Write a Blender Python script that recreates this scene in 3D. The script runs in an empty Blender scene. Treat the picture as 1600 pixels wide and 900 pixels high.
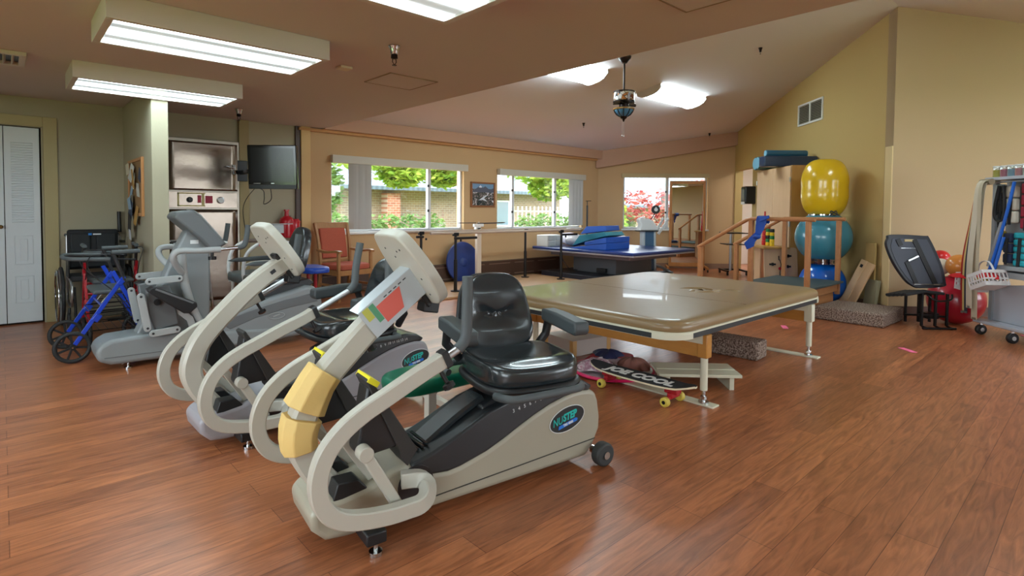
import bpy, math, random
from mathutils import Vector, Matrix
random.seed(7)
sc = bpy.context.scene
col = sc.collection
PI = math.pi
R = math.radians
# ---------------------------------------------------------------- camera
EYE = 1.22
yaw, pit, rol, FOC, CY = R(47.465), R(2.081), R(0.4647), 870.18, 360.1
fw = Vector((math.cos(yaw)*math.cos(pit), math.sin(yaw)*math.cos(pit), -math.sin(pit)))
rt0 = Vector((math.sin(yaw), -math.cos(yaw), 0)); up0 = rt0.cross(fw)
rt = rt0*math.cos(rol)+up0*math.sin(rol); up = up0*math.cos(rol)-rt0*math.sin(rol)
cd = bpy.data.cameras.new('camera'); cam = bpy.data.objects.new('camera', cd); col.objects.link(cam)
mm = Matrix((rt, up, -fw)).transposed().to_4x4(); mm.translation = (0, 0, EYE)
cam.matrix_world = mm
cd.sensor_fit = 'HORIZONTAL'; cd.sensor_width = 36; cd.lens = FOC/1600*36
cd.shift_y = (CY-450)/1600.0
cd.clip_start = 0.05; cd.clip_end = 300
sc.camera = cam
# ---------------------------------------------------------------- world and exposure
SKY = 6.5
LAMP = 8.0
w = bpy.data.worlds.new('world'); sc.world = w; w.use_nodes = True
bg = w.node_tree.nodes['Background']; bg.inputs[0].default_value = (0.86, 0.93, 1.0, 1); bg.inputs[1].default_value = SKY
sc.view_settings.view_transform = 'Standard'; sc.view_settings.look = 'None'
sc.view_settings.exposure = 0.98; sc.view_settings.gamma = 1; sc.view_settings.use_curve_mapping = False
sc.cycles.use_denoising = True
sc.cycles.max_bounces = 10; sc.cycles.diffuse_bounces = 6; sc.cycles.glossy_bounces = 4; sc.cycles.transparent_max_bounces = 16
sc.cycles.sample_clamp_indirect = 8
sc.cycles.caustics_reflective = False; sc.cycles.caustics_refractive = False

# ---------------------------------------------------------------- materials
def srgb(c):
    return tuple(((x/255)/12.92 if x/255 <= .04045 else ((x/255+.055)/1.055)**2.4) for x in c)+(1,)
MT = {}
def mat(name, rgb, rough=.5, metal=0, spec=.5, noise=0, nscale=8, bump=0, bscale=60, coat=0, emit=0, lin=False):
    if name in MT: return MT[name]
    m = bpy.data.materials.new(name); m.use_nodes = True; nt = m.node_tree; b = nt.nodes['Principled BSDF']
    c = rgb+(1,) if lin else srgb(rgb)
    b.inputs['Base Color'].default_value = c; b.inputs['Roughness'].default_value = rough; b.inputs['Metallic'].default_value = metal
    b.inputs['Specular IOR Level'].default_value = spec; b.inputs['Coat Weight'].default_value = coat
    if emit: b.inputs['Emission Color'].default_value = c; b.inputs['Emission Strength'].default_value = emit
    tc = None
    if noise or bump:
        tc = nt.nodes.new('ShaderNodeTexCoord')
    if noise:
        n = nt.nodes.new('ShaderNodeTexNoise'); n.inputs['Scale'].default_value = nscale; n.inputs['Detail'].default_value = 4
        mx = nt.nodes.new('ShaderNodeMix'); mx.data_type = 'RGBA'
        mx.inputs[6].default_value = tuple(x*(1-noise) for x in c[:3])+(1,); mx.inputs[7].default_value = tuple(min(1, x*(1+noise)) for x in c[:3])+(1,)
        nt.links.new(tc.outputs['Object'], n.inputs['Vector']); nt.links.new(n.outputs['Fac'], mx.inputs[0]); nt.links.new(mx.outputs[2], b.inputs['Base Color'])
    if bump:
        n = nt.nodes.new('ShaderNodeTexNoise'); n.inputs['Scale'].default_value = bscale; n.inputs['Detail'].default_value = 3
        bp = nt.nodes.new('ShaderNodeBump'); bp.inputs['Strength'].default_value = bump; bp.inputs['Distance'].default_value = .01
        nt.links.new(tc.outputs['Object'], n.inputs['Vector']); nt.links.new(n.outputs['Fac'], bp.inputs['Height']); nt.links.new(bp.outputs[0], b.inputs['Normal'])
    MT[name] = m
    return m

def wood(name, c1, c2, scale=3, axis=(1, 12, 12), rough=.4):
    if name in MT: return MT[name]
    m = mat(name, c1, rough); nt = m.node_tree; b = nt.nodes['Principled BSDF']
    tc = nt.nodes.new('ShaderNodeTexCoord'); mp = nt.nodes.new('ShaderNodeMapping'); mp.inputs['Scale'].default_value = axis
    n = nt.nodes.new('ShaderNodeTexNoise'); n.inputs['Scale'].default_value = scale; n.inputs['Detail'].default_value = 5; n.inputs['Distortion'].default_value = 1.2
    mx = nt.nodes.new('ShaderNodeMix'); mx.data_type = 'RGBA'; mx.inputs[6].default_value = srgb(c1); mx.inputs[7].default_value = srgb(c2)
    nt.links.new(tc.outputs['Object'], mp.inputs[0]); nt.links.new(mp.outputs[0], n.inputs['Vector'])
    nt.links.new(n.outputs['Fac'], mx.inputs[0]); nt.links.new(mx.outputs[2], b.inputs['Base Color'])
    return m

def floor_mat():
    m = bpy.data.materials.new('floor_planks'); m.use_nodes = True; nt = m.node_tree; b = nt.nodes['Principled BSDF']; L = nt.links.new
    tc = nt.nodes.new('ShaderNodeTexCoord')
    br = nt.nodes.new('ShaderNodeTexBrick'); br.offset = .37; br.offset_frequency = 2
    br.inputs['Scale'].default_value = 1; br.inputs['Brick Width'].default_value = 1.25; br.inputs['Row Height'].default_value = .135
    br.inputs['Mortar Size'].default_value = .0014; br.inputs['Mortar Smooth'].default_value = .3; br.inputs['Bias'].default_value = 0
    br.inputs['Color1'].default_value = srgb((180, 116, 76)); br.inputs['Color2'].default_value = srgb((150, 94, 62)); br.inputs['Mortar'].default_value = srgb((104, 58, 36))
    L(tc.outputs['Object'], br.inputs['Vector'])
    mp = nt.nodes.new('ShaderNodeMapping'); mp.inputs['Scale'].default_value = (1.6, 14, 1); L(tc.outputs['Object'], mp.inputs[0])
    n = nt.nodes.new('ShaderNodeTexNoise'); n.inputs['Scale'].default_value = 2.2; n.inputs['Detail'].default_value = 7; n.inputs['Distortion'].default_value = 1.6
    L(mp.outputs[0], n.inputs['Vector'])
    cr = nt.nodes.new('ShaderNodeValToRGB'); cr.color_ramp.elements[0].position = .3; cr.color_ramp.elements[0].color = (.55, .49, .47, 1)
    cr.color_ramp.elements[1].position = .72; cr.color_ramp.elements[1].color = (1.25, 1.22, 1.2, 1)
    L(n.outputs['Fac'], cr.inputs[0])
    mx = nt.nodes.new('ShaderNodeMix'); mx.data_type = 'RGBA'; mx.blend_type = 'MULTIPLY'; mx.inputs[0].default_value = .85
    L(br.outputs['Color'], mx.inputs[6]); L(cr.outputs[0], mx.inputs[7])
    n2 = nt.nodes.new('ShaderNodeTexNoise'); n2.inputs['Scale'].default_value = 1.1; n2.inputs['Detail'].default_value = 2
    L(tc.outputs['Object'], n2.inputs['Vector'])
    mx2 = nt.nodes.new('ShaderNodeMix'); mx2.data_type = 'RGBA'; mx2.blend_type = 'MULTIPLY'; mx2.inputs[7].default_value = (1.0, .90, .86, 1)
    L(n2.outputs['Fac'], mx2.inputs[0]); L(mx.outputs[2], mx2.inputs[6]); L(mx2.outputs[2], b.inputs['Base Color'])
    b.inputs['Roughness'].default_value = .3; b.inputs['Specular IOR Level'].default_value = .6
    bp = nt.nodes.new('ShaderNodeBump'); bp.inputs['Strength'].default_value = .22; bp.inputs['Distance'].default_value = .003
    L(n.outputs['Fac'], bp.inputs['Height']); L(bp.outputs[0], b.inputs['Normal'])
    return m

def carpet(name, c1, c2, scale=90):
    if name in MT: return MT[name]
    m = mat(name, c1, .95, spec=.1); nt = m.node_tree; b = nt.nodes['Principled BSDF']; L = nt.links.new
    tc = nt.nodes.new('ShaderNodeTexCoord'); v = nt.nodes.new('ShaderNodeTexNoise'); v.inputs['Scale'].default_value = scale; v.inputs['Detail'].default_value = 2
    cr = nt.nodes.new('ShaderNodeValToRGB'); cr.color_ramp.elements[0].position = .4; cr.color_ramp.elements[0].color = srgb(c1)
    cr.color_ramp.elements[1].position = .6; cr.color_ramp.elements[1].color = srgb(c2)
    bp = nt.nodes.new('ShaderNodeBump'); bp.inputs['Strength'].default_value = .9; bp.inputs['Distance'].default_value = .01
    L(tc.outputs['Object'], v.inputs['Vector']); L(v.outputs['Fac'], cr.inputs[0]); L(cr.outputs[0], b.inputs['Base Color']); L(v.outputs['Fac'], bp.inputs['Height']); L(bp.outputs[0], b.inputs['Normal'])
    return m

def glass_mat(name='window_glass', tint=(.96, .98, .98), gl=.08):
    if name in MT: return MT[name]
    m = bpy.data.materials.new(name); m.use_nodes = True; nt = m.node_tree; nt.nodes.clear()
    o = nt.nodes.new('ShaderNodeOutputMaterial'); t = nt.nodes.new('ShaderNodeBsdfTransparent'); t.inputs[0].default_value = tint+(1,)
    g = nt.nodes.new('ShaderNodeBsdfGlossy'); g.inputs['Roughness'].default_value = .02; mx = nt.nodes.new('ShaderNodeMixShader'); mx.inputs[0].default_value = gl
    nt.links.new(t.outputs[0], mx.inputs[1]); nt.links.new(g.outputs[0], mx.inputs[2]); nt.links.new(mx.outputs[0], o.inputs[0])
    MT[name] = m
    return m

def lens_mat(name, strength, bands, width, axis='Y', off=0.0, lo=.025):
    """acrylic lens of a fluorescent fixture: brighter where the tubes run behind it"""
    m = bpy.data.materials.new(name); m.use_nodes = True; nt = m.node_tree; b = nt.nodes['Principled BSDF']; L = nt.links.new
    b.inputs['Base Color'].default_value = (.8, .85, .86, 1); b.inputs['Roughness'].default_value = .3
    tc = nt.nodes.new('ShaderNodeTexCoord'); sp = nt.nodes.new('ShaderNodeSeparateXYZ'); L(tc.outputs['Object'], sp.inputs[0])
    a = nt.nodes.new('ShaderNodeMath'); a.operation = 'MULTIPLY_ADD'; a.inputs[1].default_value = 2*PI*bands/width; a.inputs[2].default_value = off
    L(sp.outputs[axis], a.inputs[0]); c = nt.nodes.new('ShaderNodeMath'); c.operation = 'COSINE'; L(a.outputs[0], c.inputs[0])
    r = nt.nodes.new('ShaderNodeMapRange'); r.inputs[1].default_value = -1; r.inputs[2].default_value = 1; r.inputs[3].default_value = strength*lo; r.inputs[4].default_value = strength; r.interpolation_type = 'SMOOTHERSTEP'
    L(c.outputs[0], r.inputs[0]); L(r.outputs[0], b.inputs['Emission Strength']); b.inputs['Emission Color'].default_value = (.76, .95, 1.0, 1)
    return m

# ---------------------------------------------------------------- mesh building
class MB:
    def __init__(s): s.v = []; s.f = []; s.mi = []; s.cm = 0
    def add(s, vs, fs):
        n = len(s.v); s.v += [tuple(x) for x in vs]; s.f += [tuple(i+n for i in f) for f in fs]; s.mi += [s.cm]*len(fs); return s
    def box(s, c, d, rz=0, rot=None):
        M = rot if rot else Matrix.Rotation(rz, 3, 'Z')
        h = [x/2 for x in d]
        vs = [Vector(c)+M@Vector((sx*h[0], sy*h[1], sz*h[2])) for sx in (-1, 1) for sy in (-1, 1) for sz in (-1, 1)]
        return s.add(vs, [(0, 1, 3, 2), (4, 6, 7, 5), (0, 4, 5, 1), (2, 3, 7, 6), (0, 2, 6, 4), (1, 5, 7, 3)])
    def bb(s, x0, x1, y0, y1, z0, z1): return s.box(((x0+x1)/2, (y0+y1)/2, (z0+z1)/2), (abs(x1-x0), abs(y1-y0), abs(z1-z0)))
    def cyl(s, p0, p1, r0, r1=None, n=20, cap=True):
        r1 = r0 if r1 is None else r1; p0 = Vector(p0); p1 = Vector(p1); d = (p1-p0).normalized()
        a = d.orthogonal().normalized(); b = d.cross(a)
        vs = [p+(a*math.cos(t)+b*math.sin(t))*r for p, r in ((p0, r0), (p1, r1)) for t in [2*PI*i/n for i in range(n)]]
        fs = [(i, (i+1) % n, n+(i+1) % n, n+i) for i in range(n)]
        if cap: fs += [tuple(reversed(range(n))), tuple(range(n, 2*n))]
        return s.add(vs, fs)
    def lathe(s, prof, c=(0, 0, 0), ax=(0, 0, 1), n=28):
        ax = Vector(ax).normalized(); a = ax.orthogonal().normalized(); b = ax.cross(a); c = Vector(c); vs = []; fs = []
        for r, h in prof:
            for i in range(n):
                t = 2*PI*i/n; vs.append(c+ax*h+(a*math.cos(t)+b*math.sin(t))*max(r, 1e-5))
        for k in range(len(prof)-1):
            for i in range(n): fs.append((k*n+i, k*n+(i+1) % n, (k+1)*n+(i+1) % n, (k+1)*n+i))
        fs += [tuple(reversed(range(n))), tuple(range((len(prof)-1)*n, len(prof)*n))]
        return s.add(vs, fs)
    def ball(s, c, r, sc3=(1, 1, 1), n=24, m=14):
        vs = []; fs = []
        for j in range(1, m):
            for i in range(n):
                p = PI*j/m; t = 2*PI*i/n; vs.append((c[0]+r*sc3[0]*math.sin(p)*math.cos(t), c[1]+r*sc3[1]*math.sin(p)*math.sin(t), c[2]+r*sc3[2]*math.cos(p)))
        T = len(vs); vs += [(c[0], c[1], c[2]+r*sc3[2]), (c[0], c[1], c[2]-r*sc3[2])]
        for j in range(m-2):
            for i in range(n): fs.append((j*n+i, (j+1)*n+i, (j+1)*n+(i+1) % n, j*n+(i+1) % n))
        for i in range(n): fs.append((T, i, (i+1) % n)); fs.append((T+1, (m-2)*n+(i+1) % n, (m-2)*n+i))
        return s.add(vs, fs)
    def sweep(s, pts, sec, side=None, closed=False, scales=None):
        """sec: 2-D section points (a along side, b along normal)"""
        pts = [Vector(p) for p in pts]; n = len(pts); k = len(sec); vs = []; prev = None
        for i, p in enumerate(pts):
            if closed: t = (pts[(i+1) % n]-pts[i-1])
            else: t = pts[min(i+1, n-1)]-pts[max(i-1, 0)]
            t.normalize()
            if side is not None:
                sd = Vector(side); sd = (sd-t*sd.dot(t))
                if sd.length < 1e-3: sd = prev
                sd = sd.normalized()
            elif prev is None: sd = t.orthogonal().normalized()
            else: sd = (prev-t*prev.dot(t)).normalized()
            prev = sd; nm = t.cross(sd); q = scales[i] if scales else 1
            for a, b in sec: vs.append(p+sd*a*q+nm*b*q)
        fs = []
        for i in range(n if closed else n-1):
            j = (i+1) % n
            for m_ in range(k): fs.append((i*k+m_, i*k+(m_+1) % k, j*k+(m_+1) % k, j*k+m_))
        if not closed: fs += [tuple(reversed(range(k))), tuple(range((n-1)*k, n*k))]
        return s.add(vs, fs)
    def tube(s, pts, r, n=12, closed=False, scales=None):
        return s.sweep(pts, [(r*math.cos(2*PI*i/n), r*math.sin(2*PI*i/n)) for i in range(n)], None, closed, scales)
    def bar(s, pts, w_, h_, side=(0, 1, 0), c=.25, closed=False, scales=None):
        a, b = w_/2, h_/2; e = min(a, b)*c
        return s.sweep(pts, [(a-e, -b), (a, -b+e), (a, b-e), (a-e, b), (-a+e, b), (-a, b-e), (-a, -b+e), (-a+e, -b)], side, closed, scales)
    def prism(s, poly, t0, t1, f=lambda a, b, t: (a, t, b)):
        """poly of (a,b) extruded over t"""
        n = len(poly); vs = [f(a, b, t0) for a, b in poly]+[f(a, b, t1) for a, b in poly]
        return s.add(vs, [(i, (i+1) % n, n+(i+1) % n, n+i) for i in range(n)]+[tuple(reversed(range(n))), tuple(range(n, 2*n))])
    def pad(s, w_, d_, h_, n=4.0, top=None, edge=.35, taper=0, N=40, rings=(.03, .15, .27, .39, .5, .6, .7, .79, .87, .94)):
        """upholstered pad in local xy, thickness along z, from 0 to h; top(u,v) adds height"""
        def P(k, q, z):
            t = 2*PI*k/N; c_, s_ = math.cos(t), math.sin(t)
            x = math.copysign(abs(c_)**(2/n), c_)*q; y = math.copysign(abs(s_)**(2/n), s_)*q
            xx = x*w_/2*(1-taper*(y+1)/2)
            return (xx, y*d_/2, z+(top(x, y) if top and z > h_*.45 else 0))
        prof = [(.9, 0), (.985, h_*.12), (1, h_*.4), (1, h_*.6), (.985, h_*.82), (.95, h_*.95), (.9, h_)]
        vs = []; fs = []
        for q, z in prof:
            for k in range(N): vs.append(P(k, q, z))
        for q in reversed(rings[:-1]):
            for k in range(N): vs.append(P(k, q*.95, h_))
        tot = len(prof)+len(rings)-1
        for j in range(tot-1):
            for k in range(N): fs.append((j*N+k, j*N+(k+1) % N, (j+1)*N+(k+1) % N, (j+1)*N+k))
        fs.append(tuple(reversed(range(N)))); fs.append(tuple(range((tot-1)*N, tot*N)))
        return s.add(vs, fs)
    def xf(s, M, i0=0):
        for i in range(i0, len(s.v)): s.v[i] = tuple(M@Vector(s.v[i]))
        return s
    def build(s, name, m, parent=None, bevel=0, seg=2, smooth=True, ang=40, sub=0, **props):
        me = bpy.data.meshes.new(name); me.from_pydata(s.v, [], s.f)
        ms = m if isinstance(m, (list, tuple)) else [m]
        for x in ms: me.materials.append(x)
        if len(ms) > 1: me.polygons.foreach_set('material_index', s.mi)
        import bmesh
        b = bmesh.new(); b.from_mesh(me); bmesh.ops.recalc_face_normals(b, faces=b.faces); b.to_mesh(me); b.free()
        if smooth:
            me.polygons.foreach_set('use_smooth', [True]*len(me.polygons)); me.set_sharp_from_angle(angle=R(ang))
        me.update()
        o = bpy.data.objects.new(name, me); col.objects.link(o)
        if parent: o.parent = parent
        if bevel:
            md = o.modifiers.new('bevel', 'BEVEL'); md.width = bevel; md.segments = seg; md.limit_method = 'ANGLE'; md.angle_limit = R(38); md.harden_normals = False
        if sub:
            md = o.modifiers.new('sub', 'SUBSURF'); md.levels = sub; md.render_levels = sub
        for k, v in props.items(): o[k] = v
        return o

def smooth_path(pts, k=6):
    pts = [Vector(p) for p in pts]; out = []
    for i in range(len(pts)-1):
        p0 = pts[max(i-1, 0)]; p1 = pts[i]; p2 = pts[i+1]; p3 = pts[min(i+2, len(pts)-1)]
        for j in range(k):
            t = j/k; out.append(.5*((2*p1)+(p2-p0)*t+(2*p0-5*p1+4*p2-p3)*t*t+(3*p1-p0-3*p2+p3)*t**3))
    out.append(pts[-1]); return out
def sp2(pts, k=5):
    """smooth a closed 2-D outline"""
    n = len(pts); out = []
    for i in range(n):
        p0, p1, p2, p3 = [Vector(pts[(i+q) % n]) for q in (-1, 0, 1, 2)]
        for j in range(k):
            t = j/k; v = .5*((2*p1)+(p2-p0)*t+(2*p0-5*p1+4*p2-p3)*t*t+(3*p1-p0-3*p2+p3)*t**3); out.append((v.x, v.y))
    return out
def thing(name, label, cat, loc=(0, 0, 0), rz=0, group=None):
    o = bpy.data.objects.new(name, None); col.objects.link(o); o.location = loc; o.rotation_euler = (0, 0, rz); o.empty_display_size = .1
    o['label'] = label; o['category'] = cat
    if group: o['group'] = group
    return o
def tag(o, label, cat, group=None, kind=None):
    o['label'] = label; o['category'] = cat
    if group: o['group'] = group
    if kind: o['kind'] = kind
    return o
def struct(o, kind='structure'): o['kind'] = kind; return o
def dup(root, loc=None, rz=None, label=None, group=None):
    r = root.copy(); col.objects.link(r)
    if loc is not None: r.location = loc
    if rz is not None: r.rotation_euler = (0, 0, rz)
    if label: r['label'] = label
    if group: r['group'] = group
    for ch in list(root.children):
        c = ch.copy(); col.objects.link(c); c.parent = r
        for g in ch.children:
            d = g.copy(); col.objects.link(d); d.parent = c
    return r
def text(body, size, m, name, parent, M, depth=.001, bold=0, shear=0, sx=1, align='CENTER'):
    cu = bpy.data.curves.new(name, 'FONT'); cu.body = body; cu.size = size; cu.extrude = depth; cu.offset = bold; cu.shear = shear
    cu.align_x = align; cu.align_y = 'CENTER'; cu.resolution_u = 3
    t = bpy.data.objects.new(name, cu); col.objects.link(t); bpy.context.view_layer.update()
    dg = bpy.context.evaluated_depsgraph_get(); me = bpy.data.meshes.new_from_object(t.evaluated_get(dg)); bpy.data.objects.remove(t)
    me.transform(M@Matrix.Diagonal((sx, 1, 1, 1))); me.materials.clear(); me.materials.append(m)
    o = bpy.data.objects.new(name, me); col.objects.link(o); o.parent = parent
    return o
def frame(o, x, y, z=None):
    """4x4 from origin and two in-plane axes"""
    x = Vector(x).normalized(); y = Vector(y); y = (y-x*y.dot(x)).normalized(); z = x.cross(y)
    M = Matrix((x, y, z)).transposed().to_4x4(); M.translation = Vector(o); return M
# ================================================================ setting
D = 7.62; ZC = 2.34; XS = 3.35; GR = .203; YR = 1.83
def vault(y): return 2.5+GR*(7.5-y) if y >= YR else 2.5+GR*(7.5-YR)-GR*(YR-y)
S2 = math.sqrt(.5)
A_ = Vector((9.5, 7.62, 0)); B_ = Vector((11.55, 5.57, 0)); C_ = Vector((7.82, 1.84, 0)); E_ = Vector((10.9, -1.24, 0))
M_green = mat('paint_sage', (172, 165, 142), .75, spec=.25, bump=.12, bscale=120)
M_tan = mat('paint_tan', (198, 164, 122), .75, spec=.25, bump=.12, bscale=120)
M_gold = mat('paint_gold', (192, 164, 108), .75, spec=.25, bump=.12, bscale=120)
M_beige = mat('paint_beige', (180, 154, 120), .75, spec=.25, bump=.12, bscale=120)
M_ceil = mat('paint_flat_ceiling', (206, 194, 194), .8, spec=.2, bump=.1, bscale=150)
M_vault = mat('paint_vault', (218, 210, 210), .8, spec=.2, bump=.1, bscale=150)
M_beam = mat('paint_beam', (190, 150, 126), .7, spec=.25)
M_white = mat('white_trim', (226, 228, 226), .4)
M_trimg = mat('trim_olive', (176, 163, 118), .55)
M_brown = mat('dark_brown_metal', (74, 50, 38), .45)
M_base = mat('vinyl_base', (142, 112, 92), .55)
M_black = mat('black_plastic', (30, 31, 33), .42)
M_dark = mat('dark_metal', (38, 36, 36), .35, metal=.6)
M_chrome = mat('chrome', (200, 202, 204), .16, metal=1)
M_alu = mat('aluminium', (188, 190, 192), .32, metal=.9)
M_steel = mat('brushed_steel', (138, 125, 114), .26, metal=1, bump=.12, bscale=14)

fl = MB().bb(-2.8, 16, -4, 9.5, -.1, 0); fl.v = [v for v in fl.v]
struct(fl.build('floor', floor_mat(), smooth=False))

def wall(name, P, Q, z0, z1, th, m, holes=()):
    """P to Q with the room on the right hand side... thickness th goes to the left of P->Q"""
    P = Vector(P).to_3d(); Q = Vector(Q).to_3d(); L = (Q-P).length; d = (Q-P)/L; n = Vector((-d.y, d.x, 0)); mb = MB()
    def slab(s0, s1, a, b):
        if s1-s0 < 1e-4 or b-a < 1e-4: return
        c = P+d*(s0+s1)/2+n*th/2; c.z = (a+b)/2; mb.box(c, (s1-s0, th, b-a), math.atan2(d.y, d.x))
    s = 0
    for h in sorted(holes):
        slab(s, h[0], z0, z1); slab(h[0], h[1], z0, h[2]); slab(h[0], h[1], h[3], z1); s = h[1]
    slab(s, L, z0, z1)
    return struct(mb.build(name, m, smooth=False))
# door wall (sage) and window wall (tan) share one plane
wall('wall_north_sage', (-2.8, D), (2.98, D), 0, 2.6, .2, M_green, [(1.15, 3.12, 0, 2.04)])
W1 = (3.48, 5.86, .88, 1.95); W2 = (6.62, 8.96, .87, 1.93)
wall('wall_north_tan', (2.98, D), (9.5, D), 0, 2.75, .2, M_tan, [(W1[0]-2.98, W1[1]-2.98, W1[2], W1[3]), (W2[0]-2.98, W2[1]-2.98, W2[2], W2[3])])
wall('wall_corner', A_, B_, 0, 3.2, .2, M_tan, [(.54, 2.33, .84, 2.02)])
wall('wall_gable', B_, C_+Vector((S2, S2, 0))*.006, 0, 4.0, .16, M_gold, [(.03, .98, 0, 2.10)])
wall('wall_east', C_, E_, 0, 4.0, .16, M_beige)
wall('wall_far_east', (10.9, -1.24), (10.9, -3.8), 0, 3.4, .2, M_beige)
wall('wall_south', (10.9, -3.8), (-2.8, -3.8), 0, 4.0, .2, M_beige, [(.8, 4.2, .7, 2.1), (4.9, 7.6, .7, 2.1)])  # both openings are added out of view to bring in sky light
wall('wall_west', (-2.8, -3.8), (-2.8, D), 0, 2.6, .2, M_green, [(1.0, 3.8, .6, 2.1), (5.2, 8.0, .6, 2.1)])  # window openings added out of view for more daylight
# partition that ends in the sage pillar
pb = MB().bb(1.03, 1.165, 6.03, D, 0, ZC+.05)
struct(pb.build('wall_partition', M_green, bevel=.006))
# column boxes on the north wall
struct(MB().bb(2.24, 2.36, D-.05, D, 0, ZC).build('trim_1', mat('paint_column', (160, 145, 105), .7), bevel=.004))
struct(MB().bb(2.965, 3.03, D-.035, D, 0, ZC).build('trim_2', M_brown))
struct(MB().bb(3.03, 3.16, D-.06, D, .35, ZC).build('trim_3', mat('paint_tan_light', (218, 184, 128), .7), bevel=.004))
# ceilings
struct(MB().bb(-2.8, XS, -3.8, D+.02, ZC, ZC+.08).build('ceiling_flat', M_ceil, smooth=False))
vn = MB(); z = vault
vn.add([(XS, YR, z(YR)), (13, YR, z(YR)), (13, D+.1, z(D+.1)), (XS, D+.1, z(D+.1)), (XS, YR, z(YR)+.1), (13, YR, z(YR)+.1), (13, D+.1, z(D+.1)+.1), (XS, D+.1, z(D+.1)+.1)],
       [(0, 1, 2, 3), (4, 7, 6, 5), (0, 4, 5, 1), (1, 5, 6, 2), (2, 6, 7, 3), (3, 7, 4, 0)])
struct(vn.build('ceiling_vault_north', M_vault, smooth=False))
vs_ = MB()
vs_.add([(XS, -3.9, z(-3.9)), (13, -3.9, z(-3.9)), (13, YR, z(YR)), (XS, YR, z(YR)), (XS, -3.9, z(-3.9)+.1), (13, -3.9, z(-3.9)+.1), (13, YR, z(YR)+.1), (XS, YR, z(YR)+.1)],
        [(0, 1, 2, 3), (4, 7, 6, 5), (0, 4, 5, 1), (1, 5, 6, 2), (2, 6, 7, 3), (3, 7, 4, 0)])
struct(vs_.build('ceiling_vault_south', M_vault, smooth=False))
fa = MB().prism([(-3.9, ZC), (D, ZC), (D, z(D)+.1), (YR, z(YR)+.1), (-3.9, z(-3.9)+.1)], XS-.1, XS, lambda a, b, t: (t, a, b))
struct(fa.build('wall_soffit', M_ceil, smooth=False))
# beams along the wall heads
struct(MB().bb(XS-.02, 9.55, 7.48, D, 2.325, 2.515).build('trim_4', M_beam, bevel=.004))
struct(MB().bb(3.0, 9.5, 7.55, D, 2.29, 2.325).build('trim_5', mat('paint_beam_edge', (202, 150, 96), .7)))
bm_ = MB(); dv = (B_-A_).normalized(); nv = Vector((-S2, -S2, 0))
for s_, zb, zt in ((-.06, 2.13, 2.52), ((B_-A_).length+.0, 2.63, 2.98)):
    p = A_+dv*s_
    for q in (0, .13):
        for zz in (zb, zt): bm_.v.append(tuple(p+nv*q+Vector((0, 0, zz))))
bm_.f = [(0, 1, 3, 2), (4, 6, 7, 5), (0, 4, 5, 1), (2, 3, 7, 6), (0, 2, 6, 4), (1, 5, 7, 3)]; bm_.mi = [0]*6
struct(bm_.build('trim_6', M_beam, smooth=False))
# base strips
def base(name, P, Q, h=.1, m=None, th=.012):
    P = Vector(P).to_3d(); Q = Vector(Q).to_3d(); d = (Q-P).normalized(); n = Vector((d.y, -d.x, 0)); c = (P+Q)/2+n*th/2; c.z = h/2
    return struct(MB().box(c, ((Q-P).length, th, h), math.atan2(d.y, d.x)).build(name, m or M_base))
base('baseboard_corner', A_+dv*.3, B_, .11)
gd = (C_-B_).normalized(); base('baseboard_gable', B_+gd*1.05, C_, .11)
base('baseboard_east', C_, E_, .11, mat('vinyl_base_dark', (88, 58, 46), .5))
base('baseboard_north', (.47, D), (1.03, D), .012, M_trimg)
# corner guard board at the gable corner
struct(MB().prism([(0, 0), (.13, 0), (.13, .012), (0, .012)], 0, 2.02, lambda a, b, t: tuple(C_+(-gd)*a+Vector((-S2, S2, 0))*b+Vector((0, 0, t)))).build('trim_7', mat('corner_guard', (214, 188, 138), .55)))
# ---- louvred bifold door
def door_leaf(x0, x1, y=D+.02):
    mb = MB().bb(x0, x1, y, y+.035, .02, 2.03); w_ = x1-x0; cx = (x0+x1)/2
    lx0, lx1 = cx-.085, cx+.085
    for k in range(34):
        zz = 1.06+k*.0245; mb.box(((lx0+lx1)/2, y-.004, zz), (lx1-lx0, .016, .006), rot=Matrix.Rotation(R(35), 3, 'X'))
    for z0, z1 in ((.62, .92), (.22, .5)):
        for a, b in ((0, .008),):
            mb.bb(cx-.075, cx+.075, y-.006, y, z0, z0+.008).bb(cx-.075, cx+.075, y-.006, y, z1-.008, z1).bb(cx-.075, cx-.067, y-.006, y, z0, z1).bb(cx+.067, cx+.075, y-.006, y, z0, z1)
        mb.bb(cx-.03, cx+.03, y-.007, y, z0+.04, z1-.04)
    return mb
M_door = mat('door_white', (214, 222, 226), .45)
d1 = struct(door_leaf(-.0 + .03, .305).build('door_1', M_door, bevel=.002))
d2 = struct(door_leaf(-.25, .024).build('door_2', M_door, bevel=.002))
MB().lathe([(.006, 0), (.006, .02), (.018, .028), (.02, .038), (.012, .048)], (-.005, D+.02, 1.01), (0, -1, 0)).build('knob', mat('brass_dark', (120, 96, 60), .3, metal=1), d2)
struct(door_leaf(-.53, -.256).build('door_3', M_door, bevel=.002)); struct(door_leaf(-.81, -.536).build('door_4', M_door, bevel=.002))
tr = MB().bb(.335, .45, D-.025, D, 0, 2.15).bb(-1.72, .335, D-.025, D, 2.045, 2.15)
struct(tr.build('trim_8', M_trimg, bevel=.003))
struct(MB().bb(-1.7, .34, D+.07, D+.1, 0, 2.1).build('wall_closet_back', mat('closet_dark', (30, 28, 26), .8)))

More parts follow.
